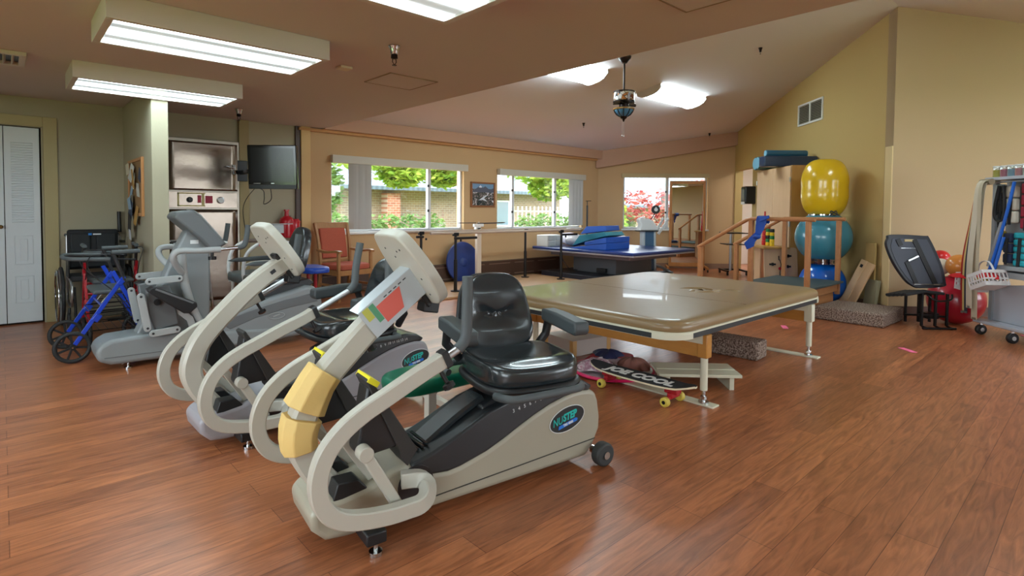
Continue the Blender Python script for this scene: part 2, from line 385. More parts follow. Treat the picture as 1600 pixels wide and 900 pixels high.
# ---- windows
M_frame = mat('window_vinyl', (205, 206, 208), .4)
M_valance = mat('valance', (196, 190, 176), .55)
M_blind = mat('vertical_blind', (186, 183, 178), .6)
def window(name, P, d, L, z0, z1, mull, out):
    """P origin at the inner wall face, d direction, out = outward normal"""
    P = Vector(P); d = Vector(d); out = Vector(out); rz = math.atan2(d.y, d.x)
    f = MB()
    def bx(s0, s1, a, b, o0, o1):
        c = P+d*(s0+s1)/2+out*(o0+o1)/2; f.box((c.x, c.y, (a+b)/2), (s1-s0, abs(o1-o0), b-a), rz)
    e = .035
    bx(0, L, z0, z0+e, .06, .13); bx(0, L, z1-e, z1, .06, .13); bx(0, e, z0+e, z1-e, .06, .13); bx(L-e, L, z0+e, z1-e, .06, .13)
    for m_ in mull: bx(m_-.03, m_+.03, z0+e, z1-e, .065, .125)
    fr = struct(f.build(name, M_frame, bevel=.003))
    edges = [e]+[x for m_ in mull for x in (m_-.03, m_+.03)]+[L-e]
    for i in range(0, len(edges), 2):
        f = MB(); bx(edges[i], edges[i+1], z0+e, z1-e, .092, .097); f.build('pane', glass_mat(), fr)
    f = MB(); bx(-.03, L+.03, z0-.035, z0, -.035, .06); f.build('window_sill', M_white, fr, bevel=.004)
    f = MB()
    for m_ in mull:
        for zz in (z0+(z1-z0)*.3, z0+(z1-z0)*.68): bx(m_-.045, m_-.015, zz-.02, zz+.02, .045, .066)
    if mull: f.build('latch', M_dark, fr)
    return fr
win1 = window('window_1', (W1[0], D, 0), (1, 0, 0), W1[1]-W1[0], W1[2], W1[3], [.56, 1.72], (0, 1, 0))
win2 = window('window_2', (W2[0], D, 0), (1, 0, 0), W2[1]-W2[0], W2[2], W2[3], [.45, 1.60], (0, 1, 0))
win3 = window('window_3', A_+dv*.54, dv, 1.79, .84, 2.02, [.95], (S2, S2, 0))
for nm, hs, P, Q in (('s', [(.8, 4.2, .7, 2.1), (4.9, 7.6, .7, 2.1)], (10.9, -3.8), (-2.8, -3.8)), ('w', [(1.0, 3.8, .6, 2.1), (5.2, 8.0, .6, 2.1)], (-2.8, -3.8), (-2.8, D))):
    P = Vector(P).to_3d(); Q = Vector(Q).to_3d(); d_ = (Q-P).normalized(); o_ = Vector((-d_.y, d_.x, 0))
    for k, h in enumerate(hs):
        window('window_%d' % (4+k if nm == 's' else 6+k), P+d_*h[0], d_, h[1]-h[0], h[2], h[3], [(h[1]-h[0])/2], o_)  # unseen windows, added to light the room from behind
def portal(c, rot_z, wx, hz):
    l = bpy.data.lights.new('window_portal', 'AREA'); l.shape = 'RECTANGLE'; l.size = wx; l.size_y = hz; l.cycles.is_portal = True
    o = bpy.data.objects.new('window_portal', l); col.objects.link(o); o.location = c; o.rotation_euler = (R(-90), 0, rot_z)   # -Z towards -Y at rz 0
    return o
portal(((W1[0]+W1[1])/2, D+.16, 1.42), 0, 2.4, 1.1); portal(((W2[0]+W2[1])/2, D+.16, 1.4), 0, 2.35, 1.1)
pc = A_+dv*1.43+Vector((S2, S2, 0))*.16; portal((pc.x, pc.y, 1.43), R(-45), 1.8, 1.2)
for a, b, z0, z1 in ((.8, 4.2, .7, 2.1), (4.9, 7.6, .7, 2.1)): portal((10.9-(a+b)/2, -3.96, (z0+z1)/2), PI, b-a, z1-z0)  # portals of the added south windows
for a, b in ((1.0, 3.8), (5.2, 8.0)): portal((-2.96, -3.8+(a+b)/2, 1.35), R(90), b-a, 1.5)  # portals of the added west windows
# valances and stacks of vertical blinds
def blinds(label, vlabel, x0, x1, zt, zb, stack, y=D-.07):
    t = thing('vertical_blinds', label, 'blinds', ((x0+x1)/2, y, zb), 0)
    o = (x0+x1)/2
    MB().bb(x0-o, x1-o, -.03, .05, zt-zb-.1, zt-zb+.01).build('valance', M_valance, t, bevel=.003)
    for xa, xb, n in stack:
        for k in range(n):
            x = xa+(xb-xa)*(k+.5)/n-o
            MB().box((x, .012, (zt-zb-.1)/2+.01), (.075, .0025, zt-zb-.12), R(-32+7*((k*7) % 3))).build('blind_slat', M_blind, t)
    return t
blinds('vertical blinds gathered at one side of the window behind the armchair', '', W1[0]-.02, W1[1]+.02, 1.975, .9, [(3.74, 4.06, 9)])
blinds('vertical blinds of the window beside the mountain picture, stacked at its far end', '', W2[0]-.02, W2[1]+.02, 1.955, .9, [(8.53, 8.9, 11)])
# window 3 head shade
sh = MB().box((A_+dv*1.43+Vector((-S2, -S2, 0))*.02+Vector((0, 0, 1.985))), (1.86, .05, .09), R(-45))
tag(sh.build('roller_shade', mat('shade_cloth', (190, 170, 130), .8), bevel=.004), 'rolled up beige shade cassette above the corner window', 'shade')
# convector along the window wall
hc = MB().bb(3.2, 8.15, D-.1, D, .02, .30)
hv = thing('baseboard_heater', 'long dark brown convector heater along the window wall', 'heater', (5.7, D-.05, 0))
MB().bb(-2.5, 2.5, -.06, .05, .03, .31).build('casing', M_brown, hv, bevel=.006)
g = MB()
for k in range(8): g.bb(-2.4+k*.61, -2.4+k*.61+.5, -.064, -.055, .255, .27).bb(-2.4+k*.61, -2.4+k*.61+.5, -.064, -.055, .06, .075)
g.build('outlet_grille', mat('heater_slot', (120, 96, 80), .5), hv)
# ---- flat ceiling fixtures
M_fix = mat('fixture_white', (206, 198, 194), .45)
def troffer(x0, y0, w_, h_, label):
    t = thing('ceiling_light', label, 'ceiling light', (x0+w_/2, y0+h_/2, ZC), 0, 'box ceiling lights on the flat ceiling')
    a, b = w_/2, h_/2; zb = -.13; e = .04
    m_ = MB()
    m_.bb(-a, a, -b, -b+e, zb, 0).bb(-a, a, b-e, b, zb, 0).bb(-a, -a+e, -b+e, b-e, zb, 0).bb(a-e, a, -b+e, b-e, zb, 0)
    m_.build('housing', M_fix, t, bevel=.003)
    MB().bb(-a+e, a-e, -b+e, b-e, zb+.012, zb+.02).build('diffuser', lens_mat('lens_%s' % x0, LAMP, 2, h_-2*e), t)
    MB().bb(-a+.01, a-.01, -b+.01, b-.01, -.02, 0).build('back_pan', M_fix, t)
    return t
troffer(.42, 3.60, 1.22, .62, 'box ceiling light nearest the camera of the two whole ones, two glowing tubes')
troffer(.42, 5.42, 1.22, .62, 'box ceiling light in front of the sage pillar')
troffer(.56, 1.86, 1.22, .62, 'box ceiling light cut off by the top edge of the view')
for k, (x, y) in enumerate(((-1.6, .4), (-1.6, -1.6), (1.2, -1.7), (-1.6, 3.6))): troffer(x, y, 1.22, .62, 'box ceiling light added for fill behind the viewpoint, out of the picture')  # unseen fixtures added to boost the fill light
# ---- wraparound fixtures on the vault
def wrap(x0, x1, y0, y1, label):
    y = (y0+y1)/2; zc = vault(y); t = thing('wraparound_light', label, 'ceiling light', ((x0+x1)/2, y, zc), 0, 'wraparound lights on the vaulted ceiling')
    t.rotation_euler = (math.atan(-GR if y > YR else GR), 0, 0)
    a = (x1-x0)/2; b = (y1-y0)/2
    prof = [(-b, 0), (-b*.96, -.05), (-b*.7, -.085), (-b*.3, -.1), (b*.3, -.1), (b*.7, -.085), (b*.96, -.05), (b, 0)]
    MB().prism(prof, -a+.02, a-.02, lambda p, q, t_: (t_, p, q)).build('diffuser', lens_mat('wlens%s' % x0, LAMP*1.6, 2, b*2, lo=.7), t, ang=60)
    pe = [(-b-.012, .005), (-b*.98-.01, -.055), (-b*.7, -.097), (-b*.3, -.112), (b*.3, -.112), (b*.7, -.097), (b*.98+.01, -.055), (b+.012, .005)]
    for s_ in (-1, 1): MB().prism(pe, s_*a-.012, s_*a+.012, lambda p, q, t_: (t_, p, q)).build('end_cap', M_fix, t)
    return t
wrap(7.14, 8.46, 4.60, 5.0, 'wraparound ceiling light right of the stained glass fan lamp')
wrap(4.60, 5.92, 4.62, 5.02, 'wraparound ceiling light half hidden by the edge of the flat ceiling')
wrap(5.2, 6.5, .2, .6, 'wraparound ceiling light added for fill behind the viewpoint, out of the picture')  # unseen fixture added for more light
wrap(7.6, 8.9, -1.6, -1.2, 'wraparound ceiling light added for fill behind the viewpoint, out of the picture')  # a second one added out of view for fill
# ================================================================ outside
M_grass = carpet('grass_ground', (104, 128, 66), (150, 170, 96), 14)
struct(MB().bb(-14, 42, 7.9, 44, -.3, -.14).build('ground_garden', M_grass, smooth=False))
struct(MB().bb(-14, 42, -24, -4.2, -.3, -.14).build('ground_south', M_grass, smooth=False))
struct(MB().bb(-24, -3.1, -24, 44, -.32, -.15).build('ground_west', M_grass, smooth=False))
struct(MB().bb(16.2, 44, -4.2, 7.9, -.31, -.15).build('ground_east', M_grass, smooth=False))
def brick(name, c1, c2, mo, sx=.22, sy=.08):
    m = mat(name, c1, .9); nt = m.node_tree; b = nt.nodes['Principled BSDF']
    tc = nt.nodes.new('ShaderNodeTexCoord'); mp = nt.nodes.new('ShaderNodeMapping'); mp.inputs['Rotation'].default_value = (R(90), 0, 0)
    br = nt.nodes.new('ShaderNodeTexBrick'); br.inputs['Scale'].default_value = 1; br.inputs['Brick Width'].default_value = sx; br.inputs['Row Height'].default_value = sy
    br.inputs['Mortar Size'].default_value = .008; br.inputs['Color1'].default_value = srgb(c1); br.inputs['Color2'].default_value = srgb(c2); br.inputs['Mortar'].default_value = srgb(mo)
    nt.links.new(tc.outputs['Object'], mp.inputs[0]); nt.links.new(mp.outputs[0], br.inputs['Vector']); nt.links.new(br.outputs['Color'], b.inputs['Base Color'])
    return m
M_brick = brick('brick_tan', (150, 122, 104), (128, 104, 92), (160, 150, 140)); M_brickr = brick('brick_red', (176, 108, 88), (150, 84, 68), (186, 160, 146))
def roofm():
    m = mat('roof_metal', (176, 192, 204), .6); nt = m.node_tree; b = nt.nodes['Principled BSDF']
    tc = nt.nodes.new('ShaderNodeTexCoord'); wv = nt.nodes.new('ShaderNodeTexWave'); wv.inputs['Scale'].default_value = 1.6; wv.bands_direction = 'X'
    mx = nt.nodes.new('ShaderNodeMix'); mx.data_type = 'RGBA'; mx.inputs[6].default_value = srgb((66, 78, 88)); mx.inputs[7].default_value = srgb((90, 103, 113))
    nt.links.new(tc.outputs['Object'], wv.inputs['Vector']); nt.links.new(wv.outputs['Fac'], mx.inputs[0]); nt.links.new(mx.outputs[2], b.inputs['Base Color']); return m
M_roof = roofm()
def house(label, x0, x1, y0, y1, ze, zr, wins):
    t = thing('brick_building', label, 'building', ((x0+x1)/2, (y0+y1)/2, -.14))
    X, Y = (x0+x1)/2, (y0+y1)/2; w_, d_ = (x1-x0)/2, (y1-y0)/2
    MB().bb(-w_, w_, -d_, d_, 0, ze+.14).build('wall', M_brick, t, smooth=False)
    r = MB(); z0, z1 = ze+.1, zr+.14; e = .7
    r.prism([(-d_-e, z0-.05), (-d_-e, z0+.07), (0, z1+.1), (d_+e, z0+.07), (d_+e, z0-.05), (0, z1-.05)], -w_-e, w_+e, lambda a, b, tt: (tt, a, b))
    r.build('roof', M_roof, t, smooth=False)
    for a, b, z0, z1 in wins:
        f = MB().bb(a-X, b-X, -d_-.03, -d_+.02, z0, z1).build('window_frame', M_white, t)
        MB().bb(a-X+.06, (a+b)/2-X-.03, -d_-.045, -d_-.03, z0+.06, z1-.06).bb((a+b)/2-X+.03, b-X-.06, -d_-.045, -d_-.03, z0+.06, z1-.06).build('pane', mat('far_pane', (96, 112, 124), .15), f)
    return t
h1 = house('low brick building with a pale ribbed roof beyond the window behind the armchair', 5.0, 18.5, 17.0, 26, 1.95, 4.6, [(13.2, 15.4, .7, 1.75)])
MB().bb(9.55-11.75, 10.05-11.75, -4.9, -4.5, 0, 1.9).build('brick_pier', M_brickr, h1)
MB().bb(5.4-11.75, 9.0-11.75, -5.0, -4.5, 1.95, 2.2).build('porch_beam', mat('porch_brown', (110, 84, 70), .7), h1)
h2 = house('pale roofed building outside the corner window', 14, 28, 10.5, 22.5, 1.45, 4.9, []); h2.rotation_euler = (0, 0, R(-45)); h2.location = (29.5, 15.5, -.14)
# raised brick planters with plants
def leafcloud(mb, c, r, n, s, rs, flat=1.0):
    for _ in range(n):
        while True:
            p = Vector((rs.uniform(-1, 1), rs.uniform(-1, 1), rs.uniform(-1, 1)))
            if .25 < p.length < 1: break
        p = Vector((c[0]+p.x*r[0], c[1]+p.y*r[1], c[2]+p.z*r[2]))
        q = rs.uniform(.6, 1.3)*s; M = Matrix.Rotation(rs.uniform(0, 6.28), 3, 'Z')@Matrix.Rotation(rs.uniform(-1.1, 1.1), 3, 'X')@Matrix.Rotation(rs.uniform(-.8, .8), 3, 'Y')
        mb.add([p+M@Vector(v) for v in ((-q, 0, 0), (0, -q*.5, q*.12), (q, 0, 0), (0, q*.5, q*.12))], [(0, 1, 2, 3)])
def leafm(name, c1, c2):
    m = mat(name, c1, .55, spec=.2); nt = m.node_tree; b = nt.nodes['Principled BSDF']
    g_ = nt.nodes.new('ShaderNodeNewGeometry'); mx = nt.nodes.new('ShaderNodeMix'); mx.data_type = 'RGBA'; mx.inputs[6].default_value = srgb(c1); mx.inputs[7].default_value = srgb(c2)
    nt.links.new(g_.outputs['Random Per Island'], mx.inputs[0]); nt.links.new(mx.outputs[2], b.inputs['Base Color'])
    tr_ = nt.nodes.new('ShaderNodeBsdfTranslucent'); ms = nt.nodes.new('ShaderNodeMixShader'); ms.inputs[0].default_value = .4
    nt.links.new(mx.outputs[2], tr_.inputs[0]); nt.links.new(b.outputs[0], ms.inputs[1]); nt.links.new(tr_.outputs[0], ms.inputs[2]); nt.links.new(ms.outputs[0], nt.nodes['Material Output'].inputs[0]); return m
M_leaf = leafm('leaf_green', (110, 150, 52), (176, 196, 84)); M_leafd = leafm('leaf_dark', (84, 118, 60), (126, 156, 88)); M_leafr = leafm('leaf_red', (120, 44, 46), (180, 96, 84)); M_bark = mat('bark', (104, 88, 74), .9, noise=.3)
def tree(name, label, c, trunk_h, blobs, m, seed, n=900, s=.11, group=None):
    rs = random.Random(seed); t = thing(name, label, 'tree', (c[0], c[1], -.14), 0, group)
    k = MB().tube(smooth_path([(0, 0, 0), (.06, .02, trunk_h*.5), (0, 0, trunk_h), (-.05, .1, trunk_h+1)], 4), .11, 10)
    for bx_, by_, bz_, *_r in blobs: k.tube([(0, 0, trunk_h*.8), (bx_*.5, by_*.5, (trunk_h+bz_)/2), (bx_, by_, bz_)], .035, 7)
    k.build('trunk', M_bark, t)
    mb = MB()
    for bx_, by_, bz_, rx, rz_ in blobs: leafcloud(mb, (bx_, by_, bz_), (rx, rx, rz_), n, s, rs)
    mb.build('foliage', m, t, smooth=False)
    return t
tree('maple_tree', 'leafy green tree seen in the middle of the window behind the armchair', (10.25, 12.6), 2.2, [(-3.7, 0, 2.95, 1.2, .7), (-2.2, .3, 2.8, 1.3, .85), (-.8, -.3, 2.8, 1.0, .7), (-2.6, 0, 2.3, .6, .4), (-1.2, .1, 2.35, .6, .4), (.2, .3, 3.0, 1.0, .7)], M_leaf, 3)
tree('maple_tree', 'leafy green tree filling the window beside the mountain picture', (14.6, 12.4), 2.0, [(-2.6, 0, 2.9, 1.0, .7), (-1.4, .2, 2.7, 1.1, .8), (-.2, 0, 2.6, 1.0, .9), (.9, .2, 2.6, 1.0, .9), (-1.6, 0, 2.1, .7, .45), (.2, 0, 2.0, .6, .5)], M_leaf, 5)
tree('garden_tree', 'dense green tree at the left end of the window behind the armchair', (5.2, 12.4), 1.2, [(-.4, 0, 2.4, .9, 1.1), (.2, .2, 1.9, .6, .9)], M_leafd, 9, 800)
tree('red_tree', 'small red leaved tree outside the corner window, partly behind the mirror', (17.0, 10.6), .9, [(-1.2, .4, 1.5, .7, .6), (.0, 0, 1.6, .7, .6), (1.0, -.7, 1.8, .8, .7), (.2, .2, 1.1, .8, .4)], M_leafr, 12, 240, .1)
tree('garden_bush', 'yellow green bush outside the corner window at its left edge', (14.6, 11.2), .5, [(0, 0, 1.4, .5, .6), (.1, 0, .9, .5, .5)], M_leaf, 14, 600)
def planter(label, x0, x1, y, seed):
    t = thing('brick_planter', label, 'planter', ((x0+x1)/2, y, -.14)); a = (x1-x0)/2
    MB().bb(-a, a, -.15, .15, 0, .62).bb(-a-.03, a+.03, -.19, .19, .62, .7).build('body', M_brickr, t, bevel=.01)
    MB().bb(-a, a, .15, 1.3, 0, .6).build('soil', mat('soil', (96, 76, 60), .95), t)
    return t
planter('red brick planter wall outside the window behind the armchair', 4.6, 8.1, 10.6, 1)
planter('red brick planter wall outside the window beside the mountain picture', 10.3, 16.3, 10.6, 2)
rs = random.Random(4)
for lab, xa, xb, n_ in (('grey green shrub standing behind the brick planter wall near the armchair window', 5.0, 8.0, 5), ('grey green shrub standing behind the planter wall of the far window', 10.6, 16, 8)):
    for k in range(n_):
        x = xa+(xb-xa)*(k+.5)/n_; mb = MB(); leafcloud(mb, (0, 0, .35), (.36, .34, .34), 260, .07, rs)
        o = mb.build('garden_shrub', M_leafd, smooth=False); o.location = (x, 11.3, .45); tag(o, lab, 'shrub', lab.replace('shrub standing', 'shrubs'))
fn = thing('white_fence', 'white picket fence beyond the planter outside the window beside the mountain picture', 'fence', (15.5, 14.0, -.14))
f_ = MB().bb(-2.6, 2.6, -.02, .02, .5, .56).bb(-2.6, 2.6, -.02, .02, 1.3, 1.36); f_.build('rail', M_white, fn)
for k in range(27): MB().bb(-2.6+k*.2, -2.56+k*.2, -.015, .015, 0, 1.5).build('picket', M_white, fn)
# ================================================================ recumbent steppers
M_ivory = mat('ivory_paint', (184, 181, 169), .38, noise=.03, nscale=5)
M_ivoryd = mat('ivory_shell', (164, 159, 142), .42, noise=.05, nscale=5)
M_vinyl = mat('black_vinyl', (38, 44, 47), .26, spec=.6, coat=.3)
M_rub = mat('grip_rubber', (76, 82, 84), .6)
M_deck = mat('deck_black', (38, 41, 44), .3)
M_armr = mat('armrest_grey', (62, 68, 70), .5, noise=.12)
M_teal = mat('logo_teal', (30, 190, 180), .5); M_sblue = mat('logo_blue', (30, 120, 220), .5)
M_ink = mat('print_ink', (40, 42, 46), .6); M_paper = mat('paper', (222, 226, 226), .5)
def mk(parent, name, m, fn, **k):
    b = MB(); fn(b); return b.build(name, m, parent, **k)
def seat_unit(p, s, ang, vin, z0=.505):
    """seat on its swivel; ang = direction the sitter faces, in the machine's frame"""
    M = Matrix.Translation((s, 0, z0))@Matrix.Rotation(ang-PI/2, 4, 'Z')      # local +Y = facing
    b = MB().pad(.46, .50, .085, 3.6, top=lambda u, v: -.020*(1-u*u)*(1-abs(v))+.022*math.exp(-((v-.5)/.22)**2)*(1-u*u)+.022*abs(u)**3-.014*math.exp(-((v-.15-.5*u*u)/.06)**2)*(1-abs(u)))
    b.xf(M@Matrix.Translation((0, .03, -.03))); b.build('seat', vin, p, sub=1)
    b = MB().pad(.485, .525, .035, 3.6); b.xf(M@Matrix.Translation((0, .03, -.055))); b.build('seat_pan', M_black, p)
    tilt = Matrix.Translation((0, -.235, .05))@Matrix.Rotation(R(-76-90+90+2*76-76+90), 4, 'X') if 0 else Matrix.Translation((0, -.225, .02))@Matrix.Rotation(R(106), 4, 'X')@Matrix.Rotation(PI, 4, 'Y')
    b = MB().pad(.42, .39, .07, 3.4, taper=.30, top=lambda u, v: (.022*(abs(u)**3)-.026*math.exp(-((v+.10-.25*abs(u))/.07)**2)+.02*math.exp(-((v-.45)/.33)**2)*(1-u*u)+.012*math.exp(-((v+.55)/.25)**2)*(1-u*u)))
    b.xf(M@tilt@Matrix.Translation((0, .185, 0))); bk = b.build('backrest', vin, p, sub=1)
    b = MB().pad(.44, .41, .03, 3.4, taper=.30); b.xf(M@tilt@Matrix.Translation((0, .185, -.028))); b.build('back_shell', M_black, p)
    for sx in (-1, 1):
        b = MB().prism([(-.19, .155), (.13, .135), (.145, .155), (.14, .20), (-.05, .215), (-.19, .215)], sx*.235, sx*.315, lambda a, c, t: (t, a, c)); b.xf(M)
        ar = b.build('armrest', M_armr, p, bevel=.012, seg=3)
        b = MB().tube([(sx*.27, -.17, .16), (sx*.27, -.2, .08), (sx*.2, -.2, .0)], .022, 10); b.xf(M); b.build('armrest_bracket', M_black, ar)
    b = MB().cyl((0, 0, -.11), (0, 0, -.01), .09, .12, 24).box((0, 0, -.1), (.2, .22, .05)); b.xf(M); b.build('swivel', M_deck, p, bevel=.006)
    # seat adjustment levers: looped tubes left and right of the seat
    for sx in (-1, 1):
        q = smooth_path([(sx*.2, -.16, -.05), (sx*.30, -.14, -.05), (sx*.315, 0, -.045), (sx*.31, .2, -.04), (sx*.27, .245, -.04), (sx*.2, .24, -.05)], 5)
        b = MB().tube(q, .017, 10)
        b.xf(Matrix.Translation((s, 0, z0))@Matrix.Rotation(PI/2, 4, 'Z')); b.build('lever', M_rub, p)
def stepper(label, loc, rz, seat_ang, seat_s, foam, pose, shell, ext=(0, 0), tube_ext=(0, 0), badge_s=1.07):
    p = thing('recumbent_stepper', label, 'exercise machine', loc, rz, 'ivory recumbent stepping machines')
    prof = [(-.10, .15), (-.09, .09), (-.045, .045), (.03, .035), (.17, .033), (.35, .04), (.8, .04), (1.2, .04), (1.245, .09), (1.285, .16), (1.287, .22), (1.272, .30), (1.253, .345), (1.21, .363), (1.161, .369), (1.11, .368), (1.061, .361), (.97, .341), (.881, .311), (.79, .274), (.712, .24), (.63, .21), (.555, .191), (.5, .178), (.444, .172), (.376, .18), (.315, .205), (.266, .247), (.2, .232), (.1, .198), (.016, .185), (-.06, .185)]
    b = MB().prism(prof, -.14, .14); b.build('body_shell', shell, p, bevel=.022, seg=4, ang=50)
    for sd in (-1, 1):
        mk(p, 'seam', mat('seam_dark', (60, 58, 52), .7), lambda b: b.bar([(.38, sd*.1405, .085), (.8, sd*.1405, .1), (1.25, sd*.1405, .118)], .003, .005))
        mk(p, 'pivot_hole_shade', M_black, lambda b: b.cyl((.30, sd*.138, .155), (.30, sd*.143, .155), .075, n=28))  # flat black disc puts the shade of the pivot hole into colour
    dk = [(.275, .19), (.285, .236), (.377, .26), (.466, .294), (.532, .324), (.632, .369), (.713, .39), (.777, .402), (.9, .415), (1.0, .422), (1.1, .422), (1.18, .41), (1.235, .375), (1.21, .355), (1.161, .36), (1.061, .352), (.97, .332), (.881, .302), (.79, .265), (.712, .231), (.63, .2), (.555, .182), (.5, .169), (.444, .163), (.376, .17)]
    b = MB().prism(dk, -.137, .137); d = b.build('deck_cover', M_deck, p, bevel=.012, seg=3, ang=50)
    mk(d, 'deck_hump', M_vinyl, lambda b: b.bar(smooth_path([(.38, 0, .252), (.46, 0, .300), (.54, 0, .345), (.66, 0, .40)], 4), .12, .035, c=.6, scales=None))
    mk(d, 'deck_ridge', M_vinyl, lambda b: [b.bar([(.30+.02*k, -.075, .246+.007*k), (.30+.02*k, .075, .246+.007*k)], .008, .012, (0, 0, 1)) for k in range(5)] and None)
    # number scale along the deck edge
    for sd in (-1, 1):
        for k in range(12):
            s_ = .765+.030*k; zz = .348+.04*math.sin(min(1, (s_-.765)/.36)*PI/2)
            M = frame((s_ if sd < 0 else s_, sd*.1385, zz), (-sd*1*1.0, 0, 0) if sd > 0 else (1, 0, .15), (0, 0, 1))
            text(str(k+3), .023, M_paper, 'scale_number', d, M, .0006)
    # badge
    for sd in (-1, 1):
        o = (badge_s, sd*.1405, .25); X = (-sd, 0, 0) if sd > 0 else (.985, 0, .17); F = frame(o, X, (0, 0, 1))
        bd = MB().lathe([(1, 0), (1, .003)], n=36); bd.xf(F@Matrix.Diagonal((.105, .055, 1, 1))); bdo = bd.build('badge', mat('badge_black', (14, 14, 16), .35), p)
        rg = MB().tube([(1.0*math.cos(2*PI*i/36)*.106, math.sin(2*PI*i/36)*.056, .002) for i in range(36)], .0022, 6, True); rg.xf(F); rg.build('badge_rim', M_paper, bdo)
        text('NU', .05, M_teal, 'badge_lettering', bdo, F@Matrix.Translation((-.060, .006, .004)), .0006, shear=.25, sx=.8)
        text('STEP', .046, M_teal, 'badge_lettering', bdo, F@Matrix.Translation((.014, .010, .004)), .0006, bold=.0018, shear=.25, sx=.86)
        sw = MB().prism([(-.06, -.032), (.055, -.028), (.06, -.018), (.05, -.012), (-.055, -.016)], .003, .005, lambda a, c, t: (a, c, t)); sw.xf(F); sw.build('badge_bar', M_sblue, bdo)
        text('TRS 4000', .015, M_paper, 'badge_lettering', bdo, F@Matrix.Translation((0, -.022, .0055)), .0005, bold=.0008)
    for sd in (-1, 1):
        wh = MB().cyl((1.255, sd*.165, .057), (1.255, sd*.215, .057), .056, n=28).build('wheel', mat('wheel_rubber', (52, 54, 54), .6), p, bevel=.01)
        mk(wh, 'hub', M_chrome, lambda b: b.cyl((1.255, sd*.213, .057), (1.255, sd*.222, .057), .018).cyl((1.255, sd*.12, .057), (1.255, sd*.17, .057), .02))
    st = MB().box((.10, 0, .062), (.075, .5, .045)).build('stabilizer', M_black, p, bevel=.006)
    for sd in (-1, 1): mk(st, 'leveling_foot', M_chrome, lambda b: b.cyl((.10, sd*.235, 0), (.10, sd*.235, .014), .024).cyl((.10, sd*.235, .01), (.10, sd*.235, .05), .008))
    # centre column with console
    pts = [(.40, 0, .925), (.30, 0, .866), (.228, 0, .815), (.15, 0, .75), (.074, 0, .675), (.01, 0, .61), (-.05, 0, .535), (-.088, 0, .455), (-.1, 0, .38), (-.08, 0, .31), (-.035, 0, .235), (.02, 0, .165), (.06, 0, .12)]
    mk(p, 'column', M_ivory, lambda b: b.bar(smooth_path(pts, 4), .085, .095, c=.3), bevel=0)
    lb = MB().box((0, 0, 0), (.03, .0015, .02)); lb.xf(Matrix.Translation((.30, -.044, .87))@Matrix.Rotation(R(-35), 4, 'Y')); lb.build('label_sticker', M_ink, p)
    # console: rounded slab leaning back over the column
    dirn = Vector((.57, 0, -.82)); F = frame((.345, 0, .985), (0, 1, 0), dirn)   # x = width, y = down the slab
    out2 = [(-.095, -.16), (-.05, -.175), (.05, -.175), (.095, -.16), (.125, -.08), (.135, .02), (.125, .1), (.09, .15), (.03, .165), (-.03, .165), (-.09, .15), (-.125, .1), (-.135, .02), (-.125, -.08)]
    out2 = sp2([(a*1.28, c*1.02) for a, c in out2], 3)
    cs = MB().prism(out2, -.024, .024, lambda a, c, t: (a, c, t)); cs.xf(F); con = cs.build('console', M_ivory, p, bevel=.008, seg=3)
    fc = MB().prism([(a*.86, c*.86) for a, c in out2], 0, .004, lambda a, c, t: (a, c, t)); zs = -1
    # the side towards the sitter
    fc.xf(F@Matrix.Translation((0, 0, -.028 if F.col[2][0] < 0 else .024))); fc.build('console_display', mat('display_dark', (52, 60, 66), .25), con)
    sidez = .0245 if F.col[2][0] < 0 else -.0245
    for a, c in ((-.07, -.11), (.07, -.11), (-.03, -.1), (.02, -.07), (-.1, .03), (.1, .03), (-.085, .11), (.085, .11)):
        mk(con, 'screw', M_ink, lambda b: b.cyl((a, c, sidez-.001), (a, c, sidez+.001), .0045, n=10).xf(F))
    nk = MB().prism([(-.035, .0), (.035, .0), (.045, .17), (-.045, .17)], sidez, sidez*1.9, lambda a, c, t: (a, c, t)); nk.xf(F); nk.build('console_bracket', M_black, con, bevel=.006)
    mk(p, 'clamp_block', M_black, lambda b: b.box((.43, 0, .865), (.07, .07, .14), rot=Matrix.Rotation(R(10), 3, 'Y')).cyl((.43, -.06, .86), (.43, -.035, .86), .016), bevel=.006)
    # moving arms with looped lower ends
    base_arm = [(.345, .672), (.23, .624), (.113, .569), (.04, .535), (-.03, .49), (-.085, .43), (-.112, .36), (-.112, .29), (-.085, .23), (-.035, .19), (.04, .168), (.13, .156), (.2, .155), (.25, .158)]
    for sd, (ds, dz, rot), ea, et in zip((-1, 1), pose, ext, tube_ext):
        ux, uz = .885, .466; ex, ez = ux*ea, uz*ea; tx_, tz_ = ux*(ea+et), uz*(ea+et)
        y = sd*.285; piv = Vector((.28, .15))
        def T(a, c, rot=rot, ds=ds, dz=dz):
            v = Vector((a, c))-piv; v = Vector((v.x*math.cos(rot)-v.y*math.sin(rot), v.x*math.sin(rot)+v.y*math.cos(rot))); return v.x+piv.x+ds, v.y+piv.y+dz
        P_ = [(T(a, c)[0], y, T(a, c)[1]) for a, c in ([(.345+ex, .672+ez)] if ea else [])+base_arm]
        P_ += [(T(.285, .17)[0], y-sd*.02, T(.285, .17)[1]), (T(.305, .19)[0], y-sd*.06, T(.305, .19)[1]), (T(.29, .20)[0], y-sd*.10, T(.29, .20)[1]), (T(.23, .20)[0], y-sd*.125, T(.23, .20)[1])]
        b = MB().bar(smooth_path(P_, 4), .044, .058, side=(0, 1, 0), c=.2); arm = b.build('swing_arm', M_ivory, p)
        a0, a1, a2 = T(.335+ex, .668+ez), T(.375, .69), T(.42, .735)
        mk(arm, 'arm_collar', M_black, lambda b: b.bar([(a0[0], y, a0[1]), (T(.357+ex, .678+ez)[0], y, T(.357+ex, .678+ez)[1])], .056, .066))
        q = [T(.35+ex, .675+ez), T(.385+ex, .692+ez), T(.412+tx_, .705+tz_)]
